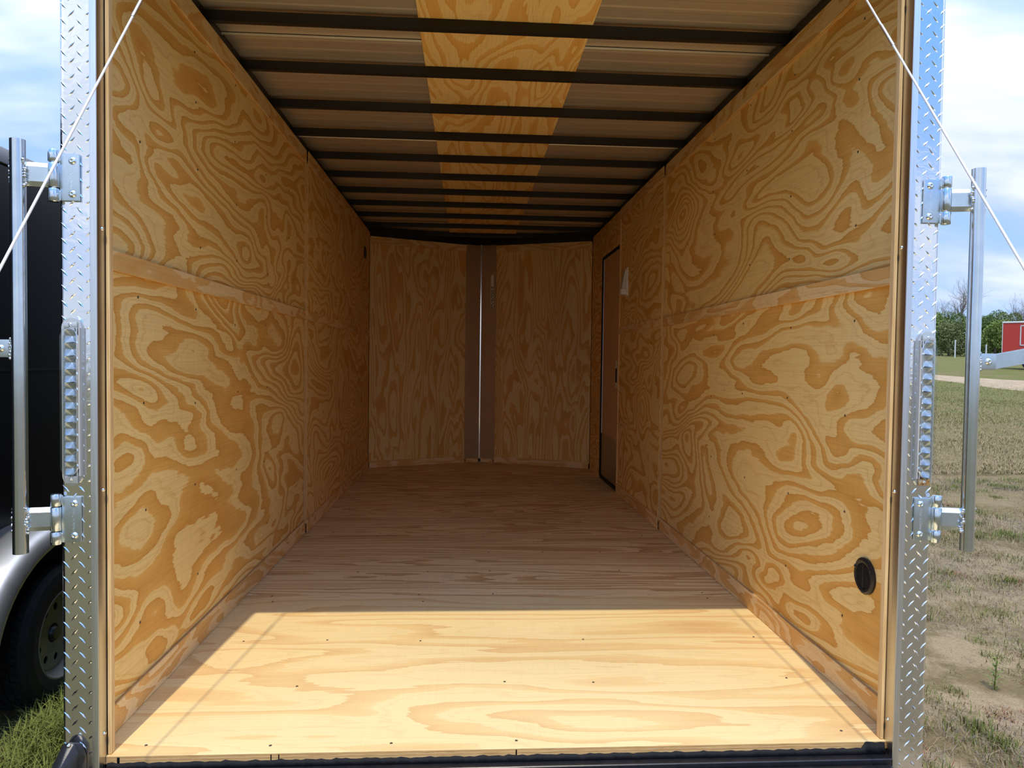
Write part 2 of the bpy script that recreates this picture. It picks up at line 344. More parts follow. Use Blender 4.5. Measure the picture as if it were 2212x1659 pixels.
# ------------------------------------------------------------------ trailer shell: floor
floor = tag(box('floor', -1.19, 1.19, 0.04, 6.0, -0.20, -0.026, BLACKST), 'plywood floor of the cargo trailer, sunlit near its rear edge', 'floor', kind='structure')
ys = [0.0, 1.305, 2.52, 3.74, 4.96, 5.95]
for i in range(5):
    z = 0.0 if i == 0 else -0.0012
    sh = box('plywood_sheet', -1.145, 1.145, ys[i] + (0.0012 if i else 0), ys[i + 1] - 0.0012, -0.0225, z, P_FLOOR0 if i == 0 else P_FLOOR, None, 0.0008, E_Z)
    sh.parent = floor; sh.matrix_parent_inverse = floor.matrix_world.inverted() if False else Matrix.Translation(-Vector(floor.location))
    if i < 4:
        pl = []
        for yy in ((ys[i] + 0.05, ys[i] + 0.42, ys[i] + 0.80, ys[i + 1] - 0.04)):
            for k in range(7):
                if random.random() < 0.6: pl.append(((-1.0 + 0.335 * k + random.uniform(-.03, .03) - sh.location.x, yy + random.uniform(-.012, .012) - sh.location.y, z - sh.location.z), (0, 0, random.random() * 6)))
        copies(me_screw, 'screw', None, sh, pl)
def attach(o, parent):
    """parent keeping the world placement"""
    o.parent = parent; o.matrix_parent_inverse = Matrix.Translation(-Vector(parent.location)); return o
# pen ticks on the rear edge of the floor and the sealant under it
for x, w in ((-1.075, .007), (-0.662, .003), (-0.641, .003), (0.02, .004)):
    attach(box('pen_tick', x, x + w, -0.0006, 0.001, -0.021, -0.004, SLOT), floor)
v, f = [], []; n = 160
for i in range(n + 1):
    x = -1.10 + 2.2 * i / n; t = 0.006 * (0.5 + 0.5 * math.sin(i * 1.7) * math.sin(i * 0.61)) + random.uniform(0, .003) + (0.02 if i > n - 5 else 0)
    v += [(x, -0.004, -0.0225 + t * 0.9), (x, -0.010, -0.034), (x, 0.03, -0.034), (x, 0.03, -0.0235)]
for i in range(n):
    a = 4 * i
    for k in range(4): f.append((a + k, a + 4 + k, a + 4 + (k + 1) % 4, a + (k + 1) % 4))
attach(raw('sealant_bead', v, f, SEAL, None, True), floor)
sill = box('trim_4', -1.112, 1.112, -0.034, 0.02, -0.20, -0.034, BLACKST, None, 0.006, seg=3)
tag(sill, 'black painted steel sill under the rear edge of the plywood floor', 'sill', kind='structure')

# ------------------------------------------------------------------ walls
def wall(name, s, label, door):
    A = lambda a, b: (min(s * a, s * b), max(s * a, s * b))
    core = box(name, *A(1.176, 1.198), -0.02, 5.34, -0.30, 2.50, BLACKP)
    tag(core, label, 'wall', kind='structure')
    def B(nm, a, b, y0, y1, z0, z1, m, edge, bev=0.001, par=core):
        return attach(box(nm, *A(a, b), y0, y1, z0, z1, m, None, bev, edge), par)
    seam = 2.545 if s < 0 else 2.63
    sheets = []
    sheets.append(B('plywood_sheet', 1.150, 1.162, 0.03, seam - 0.0015, 0.06, 1.352, P_WALL, E_X))
    sheets.append(B('plywood_sheet', 1.150, 1.162, 0.03, seam - 0.0015, 1.386, 2.32, P_WALL, E_X))
    yend = 3.985 if door else 5.335
    sheets.append(B('plywood_sheet', 1.136, 1.150, seam + 0.003, yend, 0.06, 1.352, P_WALLF, E_X))
    sheets.append(B('plywood_sheet', 1.136, 1.150, seam + 0.003, yend, 1.386, 2.32, P_WALLF, E_X))
    B('stud_board', 1.1505, 1.174, seam + 0.004, yend, 0.0, 2.385, P_WALLF, E_X)
    if door:
        B('batten', 1.128, 1.136, 3.955, 3.984, 0.0, 2.30, PINE, PINE, 0.001)
        B('door_side_panel', 1.136, 1.150, 4.80, 5.335, 0.0, 2.385, P_WALLF, E_X)
        B('door_head_panel', 1.136, 1.150, 3.987, 4.797, 2.10, 2.385, P_WALLF, E_X)
    # battens over the joints: bottom, middle, top; near and far runs
    for z0, z1 in ((0.0005, 0.083), (1.340, 1.398), (2.303, 2.385)):
        B('batten', 1.138, 1.150, 0.03, seam - 0.001, z0, z1, P_STRIP, E_X, 0.0015)
        B('batten', 1.129, 1.136, seam + 0.02, yend, z0, z1, P_STRIP, E_X, 0.0015)
    B('batten', 1.129, 1.150, seam - 0.001, seam + 0.02, 0.083, 2.303, P_WALLF, E_X, 0.001)
    # end board facing the opening
    B('end_board', 1.094, 1.104, 0.008, 0.030, 0.001, 2.385, PINE, PINE, 0.0015)
    B('end_board', 1.104, 1.174, 0.014, 0.030, 0.001, 2.385, PINE, PINE, 0.001)
    for sh in sheets:
        me_x = sh.location; sx = -s
        y0 = sh.location.y - sh.dimensions.y / 2; y1 = sh.location.y + sh.dimensions.y / 2; z0 = sh.location.z - sh.dimensions.z / 2; z1 = sh.location.z + sh.dimensions.z / 2
        pl = []
        d = sh.data.vertices; hx = max(abs(q.co.x) for q in d); hy = max(abs(q.co.y) for q in d); hz = max(abs(q.co.z) for q in d)
        k = 0.36
        yy = -hy + 0.30
        while yy < hy - 0.1:
            for q in (0.16, 0.42, 0.68, 0.93):
                if random.random() < 0.85: pl.append(((-s * hx, yy + random.uniform(-.03, .03), -hz + 2 * hz * q + random.uniform(-.03, .03)), (0, -s * PI / 2, 0)))
            yy += 0.46
        copies(me_screw, 'screw', None, sh, pl)
    return core
wl = wall('wall_left', -1, 'plywood lined wall of the trailer without a door', False)
wr = wall('wall_right', 1, 'plywood lined wall of the trailer with the narrow door', True)

# side door in the far part of the right wall
d1 = tag(box('door_1', 1.150, 1.172, 3.99, 4.785, 0.03, 2.085, LUAN, None, 0.001), 'reddish brown flush door with metal kick plate near the front of the trailer', 'door', kind='structure')
def tubeframe(name, y0, y1, z0, z1, x0, x1, w, mat, par):
    bm = bmesh.new()
    for a in ((y0, y1, z1, z1 + w), (y0, y1, z0 - w, z0), (y0 - w, y0, z0 - w, z1 + w), (y1, y1 + w, z0 - w, z1 + w)): box_bm(bm, x0, x1, a[0], a[1], a[2], a[3])
    return attach(done(bm, name, mat), par)
tubeframe('rubber_seal', 3.995, 4.775, 0.034, 2.075, 1.138, 1.152, 0.014, SEAL, d1)
tubeframe('frame', 3.985, 4.788, 0.022, 2.088, 1.134, 1.150, 0.006, BLACKST, d1)
attach(box('kick_plate', 1.1475, 1.150, 4.0, 4.77, 0.04, 0.431, KICK), d1)
attach(box('edge_strip', 1.146, 1.150, 4.768, 4.774, 0.43, 2.07, ALU), d1)
pl_ = attach(box('latch_plate', 1.138, 1.150, 4.035, 4.125, 0.885, 1.115, WHITEPL, None, 0.002), d1)
attach(box('latch_recess', 1.1365, 1.139, 4.055, 4.105, 0.93, 1.05, SLOT), d1)
pl = [((1.149 - d1.location.x, y - d1.location.y, z - d1.location.z), (0, -PI / 2, 0)) for y, z in ((4.72, 1.95), (4.66, 1.96), (4.73, .98), (4.66, .98), (4.73, .16), (4.62, .14), (4.74, .07), (4.35, .06))]
me_s2 = me_screw.copy(); me_s2.materials.clear(); me_s2.materials.append(CHROME)
copies(me_s2, 'screw', None, d1, pl)

# nose wall: two angled sheets and a folded aluminium channel
wf = empty('wall_front', (0, 5.8, 0), 'V-shaped front wall of two upright plywood panels joined by an aluminium strip', 'wall', kind='structure')
L0, L1 = Vector((-1.136, 5.335, 0)), Vector((0, 5.835, 0))
ang = math.atan2(L1.y - L0.y, L1.x - L0.x); run = (L1 - L0).length
def nose_piece(nm, s, t0, t1, z0, z1, off, th, m, edge, bev=0.001):
    """t along the left run from corner (0) to apex (run); mirrored for s=+1"""
    w = t1 - t0; bm = bmesh.new(); box_bm(bm, -w / 2, w / 2, 0, th, -(z1 - z0) / 2, (z1 - z0) / 2)
    bm.normal_update()
    if edge is not None:
        for fc in bm.faces: fc.material_index = 0 if abs(fc.normal.y) > 0.7 else 1
    bmesh.ops.bevel(bm, geom=bm.edges[:], offset=bev, segments=1, affect='EDGES')
    p = L0 + (L1 - L0).normalized() * ((t0 + t1) / 2); nrm = Vector((math.sin(ang), -math.cos(ang), 0)); p = p + nrm * off
    a = ang
    if s > 0: p.x = -p.x; a = -ang
    p.z = (z0 + z1) / 2
    o = done(bm, nm, [m, edge] if edge is not None else m, None, p, (0, 0, a)); return attach(o, wf)
tch = run - 0.175
for s in (-1, 1):
    sh = nose_piece('plywood_sheet', s, 0.006, tch, 0.05, 2.34, 0.0, 0.012, P_BACK, E_X)
    pl = [((x + random.uniform(-.02, .02), -0.0005, z + random.uniform(-.02, .02)), (PI / 2, 0, 0)) for x in (-.22, .22) for z in (-.82, -.4, .03, .45, .88)]
    copies(me_screw, 'screw', None, sh, pl)
    nose_piece('batten', s, 0.012, tch - 0.002, 0.0005, 0.068, 0.010, 0.010, P_STRIPX, E_X)
    nose_piece('batten', s, 0.012, tch - 0.002, 2.272, 2.345, 0.010, 0.010, P_STRIPX, E_X)
    nose_piece('backing_board', s, -0.05, run, 0.0, 2.5, -0.02, 0.02, BLACKST, None)
    nose_piece('floor_block', s, tch + 0.01, run - 0.02, -0.001, 0.04, 0.012, 0.02, P_STRIPX, E_X)
attach(box('nose_light_block', -0.3, 0.3, 5.87, 5.93, -0.3, 2.5, BLACKST), wf)  # unseen block, added to stop outside light leaking in at the apex
bm = bmesh.new()
nr = Vector((math.sin(ang), -math.cos(ang), 0))
e1 = L0 + (L1 - L0).normalized() * (tch - 0.006)
pts = [Vector((e1.x, e1.y, 0)) + nr * 0.004, Vector((-0.005, L1.y - 0.012, 0)), Vector((0.005, L1.y - 0.012, 0))]
pp = pts + [Vector((-pts[0].x, pts[0].y, 0))]
for zz0, zz1 in ((0.035, 2.352),):
    lo = [bm.verts.new((q.x, q.y, zz0)) for q in pp]; hi = [bm.verts.new((q.x, q.y, zz1)) for q in pp]
    lo2 = [bm.verts.new((q.x, q.y + 0.003, zz0)) for q in pp]; hi2 = [bm.verts.new((q.x, q.y + 0.003, zz1)) for q in pp]
    for i in range(len(pp) - 1):
        fc = bm.faces.new((lo[i], lo[i + 1], hi[i + 1], hi[i])); fc.material_index = 1 if i == 1 else 0; bm.faces.new((lo2[i + 1], lo2[i], hi2[i], hi2[i + 1]))
        bm.faces.new((lo[i], lo2[i], lo2[i + 1], lo[i + 1])); bm.faces.new((hi[i], hi[i + 1], hi2[i + 1], hi2[i]))
attach(done(bm, 'aluminium_channel', [CHANNEL, CREASE]), wf)
st = nose_piece('sticker_plate', 1, run - 0.155, run - 0.120, 1.672, 2.028, 0.0130, 0.001, STICK, None, 0.0001)
st.parent = None; st.matrix_parent_inverse = Matrix.Identity(4); st.name = 'sticker'
tag(st, 'narrow pale printed sticker on the aluminium strip of the front wall', 'sticker')

# ------------------------------------------------------------------ ceiling
ceil = tag(box('ceiling', -1.198, 1.198, -0.06, 5.95, 2.50, 2.53, BLACKP), 'ribbed metal roof lining with black bows and a central plywood runner', 'ceiling', kind='structure')
seams = [-0.03, 1.10, 2.462, 3.84, 5.20, 5.93]
for i in range(5):
    y0, y1 = seams[i], seams[i + 1]; prof = []
    y = y0
    prof += [(y0 - 0.004, 2.446), (y0 - 0.002, 2.4405), (y0 + 0.006, 2.4405), (y0 + 0.009, 2.450)]
    y = y0 + 0.035
    while y < y1 - 0.06:
        prof += [(y, 2.452), (y + 0.010, 2.4502), (y + 0.030, 2.4502), (y + 0.040, 2.452)]
        y += 0.092
    prof += [(y1 - 0.004, 2.452)]
    v = []; f = []
    for (yy, z) in prof: v += [(-1.17, yy, z), (1.17, yy, z), (-1.17, yy, z + 0.003), (1.17, yy, z + 0.003)]
    for k in range(len(prof) - 1):
        a, b = 4 * k, 4 * k + 4
        f += [(a, b, b + 1, a + 1), (a + 2, a + 3, b + 3, b + 2), (a, a + 2, b + 2, b), (a + 1, b + 1, b + 3, a + 3)]
    attach(raw('roof_sheet', v, f, ROOF, None), ceil)
for y in (0.43, 0.905, 1.365, 1.84, 2.30, 2.765, 3.23, 3.69, 4.145, 4.62, 5.10, 5.585):
    hw = 1.172 if y < 5.3 else 1.172 - (y - 5.3) * 2.0
    attach(box('roof_bow', -hw, hw, y - 0.028, y, 2.396, 2.4385, BOW, None, 0.003, seg=2), ceil)
for x0, x1 in ((-1.19, -1.166), (1.166, 1.19)):
    attach(box('side_rail', x0, x1, -0.02, 5.36, 2.386, 2.47, BOW, None, 0.003), ceil)
for y0, y1 in ((-0.02, 2.435), (2.438, 4.87), (4.873, 5.72)):
    attach(box('plywood_runner', -0.338, 0.354, y0, y1, 2.4392, 2.4445, P_CEIL, None, 0.0005, E_Z), ceil)
for s in (-1, 1):
    nm = 'nose_header'; w = run; bm = bmesh.new(); box_bm(bm, -w / 2, w / 2 + 0.01, 0, 0.03, -0.024, 0.024); bmesh.ops.bevel(bm, geom=bm.edges[:], offset=0.006, segments=2, affect='EDGES')
    p = L0 + (L1 - L0).normalized() * (w / 2) + nr * 0.034; a = ang
    if s > 0: p.x = -p.x; a = PI - ang
    p.z = 2.374
    attach(done(bm, nm, BOW, None, p, (0, 0, a)), ceil)
sc_ = raw('loose_thread', [(0, 0, 0), (.02, 0, -.012), (.05, .01, -.004), (.05, .01, .004), (.02, 0, -.004), (0, 0, .008)], [(0, 1, 4, 5), (1, 2, 3, 4)], WHITEPL, None)
sc_.location = (0.48, 5.22, 2.436); attach(sc_, ceil)

# ------------------------------------------------------------------ rear frame: posts and header
def lozenge(vs_, fs_, cx, cz, yf, ang_, ln=0.0265, wd=0.0058, h=0.0016):
    b = len(vs_); ca, sa = math.cos(ang_), math.sin(ang_)
    def P(a, c, d): vs_.append((cx + a * ca - c * sa, yf - d, cz + a * sa + c * ca))
    L, W2 = ln / 2, wd / 2
    P(-L, 0, 0); P(-L * .35, W2 * .8, 0); P(0.05 * L, W2 * 1.0, 0); P(L, 0, 0); P(L * .35, -W2 * .8, 0); P(-0.05 * L, -W2 * 1.0, 0)
    P(-L * .45, 0.1 * W2, h); P(0, 0, h * 1.15); P(L * .45, -0.1 * W2, h)
    fs_ += [(b, b + 1, b + 6), (b + 1, b + 2, b + 7, b + 6), (b + 2, b + 3, b + 8), (b + 2, b + 8, b + 7), (b + 3, b + 4, b + 8), (b + 4, b + 5, b + 7, b + 8), (b + 5, b, b + 6), (b + 5, b + 6, b + 7)]
def post(name, s, label):
    root = empty(name, (s * 1.16, 0, -0.45), label, 'post', kind='structure')
    Z0, Z1 = -0.42, 2.62; yf = -0.030
    prof = [(1.119, 0.0), (1.119, yf + 0.0004), (1.1194, yf), (1.1205, yf), (1.188, yf)]
    r = 0.013
    for k in range(7):
        t = k / 6 * PI / 2; prof.append((1.204 - r + r * math.sin(t), yf + r - r * math.cos(t)))
    prof += [(1.204, 0.06), (1.198, 0.06)]
    v = [(s * x, y, z) for x, y in prof for z in (Z0, Z1)]; f = []
    for k in range(len(prof) - 1): f.append((2 * k, 2 * k + 2, 2 * k + 3, 2 * k + 1) if s < 0 else (2 * k + 1, 2 * k + 3, 2 * k + 2, 2 * k))
    nb = len(f)
    z = Z0 + 0.02
    row = 0.0408
    while z < Z1:
        for k, xx in enumerate((1.1295, 1.1495, 1.1695, 1.1895)):
            sl = 1 if k % 2 == 0 else -1          # alternate lean
            a = sl * math.radians(47) * (1 if s < 0 else -1)
            zz = z + (row / 2 if k % 2 == 0 else 0)
            lozenge(v, f, s * xx, zz, yf, a, ln=0.0265 if k else 0.016)
        z += row
    me = bpy.data.meshes.new('tread_plate'); me.from_pydata(v, [], f); me.update()
    for i, p in enumerate(me.polygons): p.use_smooth = 3 < i < nb
    o = link('tread_plate', me, TREAD); attach(o, root)
    A = lambda a, b: (min(s * a, s * b), max(s * a, s * b))
    attach(box('edge_channel', *A(1.106, 1.1235), -0.0345, -0.004, -0.44, 2.62, ALU, None, 0.002, seg=2), root)
    attach(box('jamb_strip', *A(1.105, 1.108), -0.033, 0.013, -0.10, 2.45, JAMB), root)
    attach(box('post_core', *A(1.109, 1.196), -0.026, 0.012, -0.42, 2.62, BLACKST), root)
    bm = bmesh.new(); lathe_bm(bm, [(0, 0.005), (0.003, 0.0045), (0.0055, 0.002), (0.006, 0), (0.006, -0.002)], 12)
    bmesh.ops.recalc_face_normals(bm, faces=bm.faces[:]); me = bpy.data.meshes.new('jamb_screw'); bm.to_mesh(me); bm.free(); me.materials.append(CHROME)
    for p in me.polygons: p.use_smooth = True
    for z in (0.068, 0.735, 1.435, 2.14):
        o = link('jamb_screw', me, None, None, (s * 1.105, -0.006, z), (0, -s * PI / 2, 0)); attach(o, root)
    return root
t1 = post('trim_1', -1, 'bright aluminium tread plate corner post beside the black trailer')
t2 = post('trim_2', 1, 'bright aluminium tread plate corner post beside the open field')
hdr = tag(box('trim_3', -1.2, 1.2, -0.034, 0.05, 2.285, 2.62, TREAD, None, 0.004), 'bright aluminium header above the rear opening', 'header', kind='structure')

# ------------------------------------------------------------------ lowered ramp
ramp = empty('ramp_door', (0, -0.1, -0.12), 'lowered rear ramp with a black steel hinge edge under the floor', 'ramp')
ra = math.atan2(0.44, 2.2)
bm = bmesh.new(); box_bm(bm, -1.06, 1.06, -2.22, -0.03, -0.04, 0.0)
o = done(bm, 'ramp_panel', P_FLOOR0, None, (0, -0.10, -0.11), (ra, 0, 0)); attach(o, ramp)
bm = bmesh.new()
for x0, x1 in ((-1.085, -1.06), (1.06, 1.085)): box_bm(bm, x0, x1, -2.24, -0.03, -0.045, 0.006)
o = done(bm, 'ramp_frame', BLACKST, None, (0, -0.10, -0.11), (ra, 0, 0)); attach(o, ramp)
attach(box('hinge_rail', -1.098, 1.098, -0.082, -0.037, -0.125, -0.046, BLACKST, None, 0.012, seg=4), ramp)

# ------------------------------------------------------------------ ramp cables
def cable(pts, label):
    bm = bmesh.new()
    cyl_bm(bm, pts[0], pts[1], 0.0028, n=10)
    root = done(bm, 'ramp_cable', CABLEW, None, None, None, True)
    tag(root, label, 'cable', 'steel cables of the ramp')
    bm = bmesh.new(); d = (Vector(pts[1]) - Vector(pts[0])).normalized(); a = Vector(pts[0]) + d * 0.42
    cyl_bm(bm, a, a + d * 0.10, 0.0042, n=10); attach(done(bm, 'crimp_sleeve', ALU, None, None, None, True), root)
    bm = bmesh.new(); cyl_bm(bm, Vector(pts[1]) - Vector((.02, 0, 0)), Vector(pts[1]) + Vector((.02, 0, 0)), 0.010, n=10); attach(done(bm, 'eye_bolt', ZINC), root)
    return root
a, b = Vector((-0.9755, -0.0499, 2.0344)), Vector((-1.0289, -0.5974, 1.1946)); d = b - a
cable((a - d * 0.42, a + d * 2.93), 'white ramp cable slanting across the post on the black trailer side')
a, b = Vector((1.0, 0.0312, 2.1451)), Vector((1.0, -0.5951, 1.2787)); d = b - a
cable((a - d * 0.27, a + d * 2.72 + Vector((.03, 0, 0))), 'white ramp cable slanting across the post on the field side')

# ------------------------------------------------------------------ lock bars with hinges
def text_mesh(body, size):
    cu = bpy.data.curves.new('t', 'FONT'); cu.body = body; cu.size = size; cu.extrude = 0.0004; cu.align_x = 'CENTER'; cu.align_y = 'CENTER'
    o = bpy.data.objects.new('t', cu); COL.objects.link(o); dg = bpy.context.evaluated_depsgraph_get()
    me = bpy.data.meshes.new_from_object(o.evaluated_get(dg)); bpy.data.objects.remove(o); bpy.data.curves.remove(cu); me.materials.clear(); me.materials.append(LETTER); return me
TXT = text_mesh('Made in China', 0.0105)
def weld(name, pts, r, parent):
    bm = bmesh.new()
    for p in pts:
        q = bmesh.ops.create_icosphere(bm, subdivisions=2, radius=r * random.uniform(.6, .95), matrix=Matrix.Translation(Vector(p) + Vector((random.uniform(-1, 1), random.uniform(-1, 1), random.uniform(-1, 1))) * r * .4))
    o_ = attach(done(bm, name, WELD), parent)
    for p_ in o_.data.polygons: p_.use_smooth = True
bm = bmesh.new(); lathe_bm(bm, [(0, 0.0035), (0.0028, 0.0032), (0.0030, 0.0058), (0.006, 0.0045), (0.0095, 0.0015), (0.0098, 0), (0.0098, -0.002)], 20)
bmesh.ops.recalc_face_normals(bm, faces=bm.faces[:]); ME_BOLT = bpy.data.meshes.new('bolt'); bm.to_mesh(ME_BOLT); bm.free(); ME_BOLT.materials.append(CHROME)
for p in ME_BOLT.polygons: p.use_smooth = True
def lock_bar(s, label):
    X = 1.287; yt = -0.062; r = 0.0182
    root = empty('lock_bar', (s * X, yt, 0.575), label, 'lock bar', 'swung open lock bars beside the posts')
    bm = bmesh.new(); lathe_bm(bm, [(r, 0), (r, 1.07), (r - 0.003, 1.07), (r - 0.003, 0)], 28, closed=True)
    o = done(bm, 'tube', ZINC, None, (s * X, yt, 0.578), None, True); attach(o, root)
    for zb, flip in ((1.500, 0), (0.600, 1)):
        h = 0.122
        A = lambda a, b: (min(s * a, s * b), max(s * a, s * b))
        pl = attach(box('hinge_plate', *A(1.147, 1.196), -0.0385, -0.0312, zb, zb + h, ZINCP, None, 0.003, seg=2), root)
        for dz in (0.018, h - 0.018):
            o = link('bolt', ME_BOLT, None, None, (s * 1.164 - pl.location.x, -0.0385 - pl.location.y, zb + dz - pl.location.z), (PI / 2, 0, 0)); o.parent = pl
        o = link('lettering', TXT, None, None, (s * 1.166 - pl.location.x, -0.0386 - pl.location.y, zb + h * 0.5 - pl.location.z), (PI / 2, (-PI / 2) if s < 0 else (PI / 2), 0)); o.parent = pl
        kx = 1.2085; ky = -0.043
        for k, (za, zc, nm) in enumerate(((zb - 0.004, zb + 0.030, 'knuckle'), (zb + 0.0325, zb + 0.0955, 'knuckle'), (zb + 0.098, zb + h + 0.008, 'knuckle'))):
            bm = bmesh.new(); lathe_bm(bm, [(0, za), (0.006, za), (0.0065, za + .001), (0.0122, za + 0.0004), (0.0132, za + 0.002), (0.0132, zc - 0.002), (0.0122, zc - .0004), (0.0065, zc - .001), (0.006, zc), (0, zc)], 22)
            attach(done(bm, nm, ZINC, None, (s * kx, ky, 0), None, True), root)
            if k != 1:
                attach(box('leaf_wrap', *A(1.194, 1.206), -0.041, -0.033, za + .004, zc - .004, ZINCP, None, 0.002), root)
        # channel shaped arm from the middle knuckle to the tube
        x0, x1 = 1.219, X - r + 0.004; z0, z1 = zb + 0.033, zb + 0.095
        v = [(s * x, y, z) for x in (x0, x1) for (y, z) in ((-0.052, z0), (-0.060, z0 + 0.012), (-0.060, z1 - 0.012), (-0.052, z1), (-0.046, z1), (-0.053, z1 - 0.014), (-0.053, z0 + 0.014), (-0.046, z0))]
        v = [(p[0], p[1] + (0.012 if abs(p[0]) < 1.25 else 0.0), p[2]) for p in v]
        f = [(k, (k + 1) % 8, 8 + (k + 1) % 8, 8 + k) for k in range(8)] + [tuple(range(7, -1, -1)), tuple(range(8, 16))]
        attach(raw('arm', v, f, ZINCP), root)
        weld('weld_bead', [(s * (X - r - .001), yt - 0.004 + 0.004 * math.sin(k), z0 + (z1 - z0) * k / 11) for k in range(12)], 0.0052, root)
        weld('weld_bead', [(s * (X + r + .001), yt + 0.002, z0 + (z1 - z0) * k / 11) for k in range(12)], 0.0058, root)
    # handle lug and lever
    zl = 1.112; A = lambda a, b: (min(s * a, s * b), max(s * a, s * b))
    lg = attach(box('handle_lug', *A(X + r - 0.003, X + r + 0.047), yt - 0.006, yt + 0.002, zl - 0.023, zl + 0.023, ZINCP, None, 0.004, seg=2), root)
    o = link('rivet', ME_BOLT, None, None, (s * (X + r + 0.024) - lg.location.x, yt - 0.006 - lg.location.y, zl - lg.location.z), (PI / 2, 0, 0)); o.parent = lg
    weld('weld_bead', [(s * (X + r), yt - 0.006, zl - 0.024 + 0.048 * k / 9) for k in range(10)], 0.005, root)
    bm = bmesh.new(); box_bm(bm, 0, 0.40, -0.003, 0.003, -0.021, 0.021); bmesh.ops.bevel(bm, geom=bm.edges[:], offset=0.002, segments=2, affect='EDGES')
    o = done(bm, 'lever_handle', ZINCP, None, (s * (X + r + 0.041), yt - 0.001, zl), None)
    # the lever swings out and up a little
    dirv = Vector((s * 1.0, -0.10, 0.20 if s > 0 else 0.03)).normalized(); o.rotation_euler = (Matrix(((dirv.x, 0, 0), (dirv.y, 1, 0), (dirv.z, 0, 1))).to_3x3().normalized()).to_euler() if False else dirv.to_track_quat('X', 'Z').to_euler()
    attach(o, root)
    return root
lock_bar(-1, 'zinc plated lock bar hinged to the post beside the black trailer')
lock_bar(1, 'zinc plated lock bar hinged to the post in front of the field')

# ------------------------------------------------------------------ tail lights
bm = bmesh.new(); prof = []
R0 = 0.0236; NR = 9
for k in range(NR):
    r1 = R0 * (1 - k / NR); r2 = R0 * (1 - (k + 0.8) / NR); hb = 0.0045 * (1 - (1 - k / NR) ** 2)
    prof += [(r1, hb), (r2, hb - 0.0024)]
prof += [(0.0012, 0.006), (0, 0.006)]
lathe_bm(bm, prof, 40, 'y')
for q in bm.verts: q.co.x = max(-0.0172, min(0.0172, q.co.x)); q.co.z = max(-0.0174, min(0.0174, q.co.z)); bmesh.ops.recalc_face_normals(bm, faces=bm.faces[:])
ME_RING = bpy.data.meshes.new('reflector'); bm.to_mesh(ME_RING); bm.free(); ME_RING.materials.append(RING)
def stadium(w, h, n=12):
    r = w / 2; pts = []
    for k in range(n + 1): t = PI * k / n; pts.append((r * math.cos(t), h / 2 - r + r * math.sin(t)))
    for k in range(n + 1): t = PI + PI * k / n; pts.append((r * math.cos(t), -h / 2 + r + r * math.sin(t)))
    return pts
def slab(name, pts, y0, y1, mat, parent, loc, inset=0.0):
    n = len(pts); v = [(x, y0, z) for x, z in pts] + [(x * (1 - inset), y1, z * (1 - inset * .15)) for x, z in pts]
    f = [tuple(range(n)), tuple(range(2 * n - 1, n - 1, -1))] + [(k, k + n, (k + 1) % n + n, (k + 1) % n) for k in range(n)]
    return attach(raw(name, v, f, mat, None, False, loc), parent)
def tail_light(s, label, rust):
    cx_, cz_ = s * 1.1695, 0.9735; H_ = 0.446; W_ = 0.052
    root = empty('tail_light', (cx_, -0.031, 0.75), label, 'tail light', 'clear LED tail lights on the posts')
    slab('base_plate', stadium(W_, H_), -0.0301, -0.0375, CLEARPL, root, (cx_, 0, cz_), 0.03)
    pl = [((cx_ - s * 0.004 - root.location.x, -0.0385 - 0.0065 - root.location.y, 0.799 + 0.0348 * k - root.location.z), (0, 0, 0)) for k in range(11)]
    copies(ME_RING, 'reflector', None, root, [((a[0], a[1], a[2]), r_) for a, r_ in pl])
    bx = cx_ - s * 0.004
    for k in range(11):
        zc = 0.799 + 0.0348 * k; bm = bmesh.new()
        for t in range(4):
            pass
        bm.free()
    # square field behind the reflectors
    attach(box('reflector_tray', bx - 0.0172, bx + 0.0172, -0.0402, -0.0375, 0.78, 1.167, RING), root)
    rx = cx_ - s * 0.0178
    attach(box('side_rib', min(rx, rx - s * .003), max(rx, rx - s * .003), -0.050, -0.0375, 0.778, 1.169, CLEARPL, None, 0.0008), root)
    attach(box('side_rib', min(rx - s * .0045, rx - s * .007), max(rx - s * .0045, rx - s * .007), -0.046, -0.0375, 0.778, 1.169, GREYLENS), root)
    slab('lens', stadium(0.046, 0.396, 4), -0.0405, -0.054, LENS, root, (cx_, 0, cz_), 0.06)
    for k, zc in enumerate((cz_ + 0.2035, cz_ - 0.2035)):
        o = attach(box('end_cap', cx_ - 0.017, cx_ + 0.017, -0.043, -0.0375, zc - 0.010 - (.002 if k else 0), zc + 0.008, RUSTY if (rust and k) else CLEARPL, None, 0.003, seg=2), root)
        q = link('screw', ME_BOLT, None, None, (0, -0.0025, 0.001), (PI / 2, 0, 0)); q.scale = (0.5, 0.5, 0.5); q.parent = o
    return root
tail_light(-1, 'long clear tail light on the post beside the black trailer', False)
tail_light(1, 'long clear tail light with a rusty lower end on the field side post', True)

# ------------------------------------------------------------------ licence plate light, black, at the foot of the left post
ll = empty('license_plate_light', (-1.165, -0.031, 0.03), 'black plastic number plate light at the foot of the post', 'light')
P_ = [(-1.150, -.031, .055), (-1.190, -.031, .052), (-1.138, -.031, .02), (-1.140, -.031, -.06), (-1.196, -.031, -.06), (-1.198, -.031, .02),
      (-1.160, -.052, .064), (-1.175, -.050, .069), (-1.190, -.052, .062), (-1.146, -.056, .040), (-1.196, -.070, .040), (-1.203, -.095, .008), (-1.176, -.100, .016), (-1.146, -.070, -.01), (-1.206, -.102, -.03), (-1.166, -.104, -.02), (-1.152, -.08, -.07), (-1.207, -.09, -.075)]
bm = bmesh.new()
for p in P_: bm.verts.new(p)
bmesh.ops.convex_hull(bm, input=bm.verts[:]); bmesh.ops.delete(bm, geom=[q for q in bm.verts if not q.link_faces], context='VERTS')
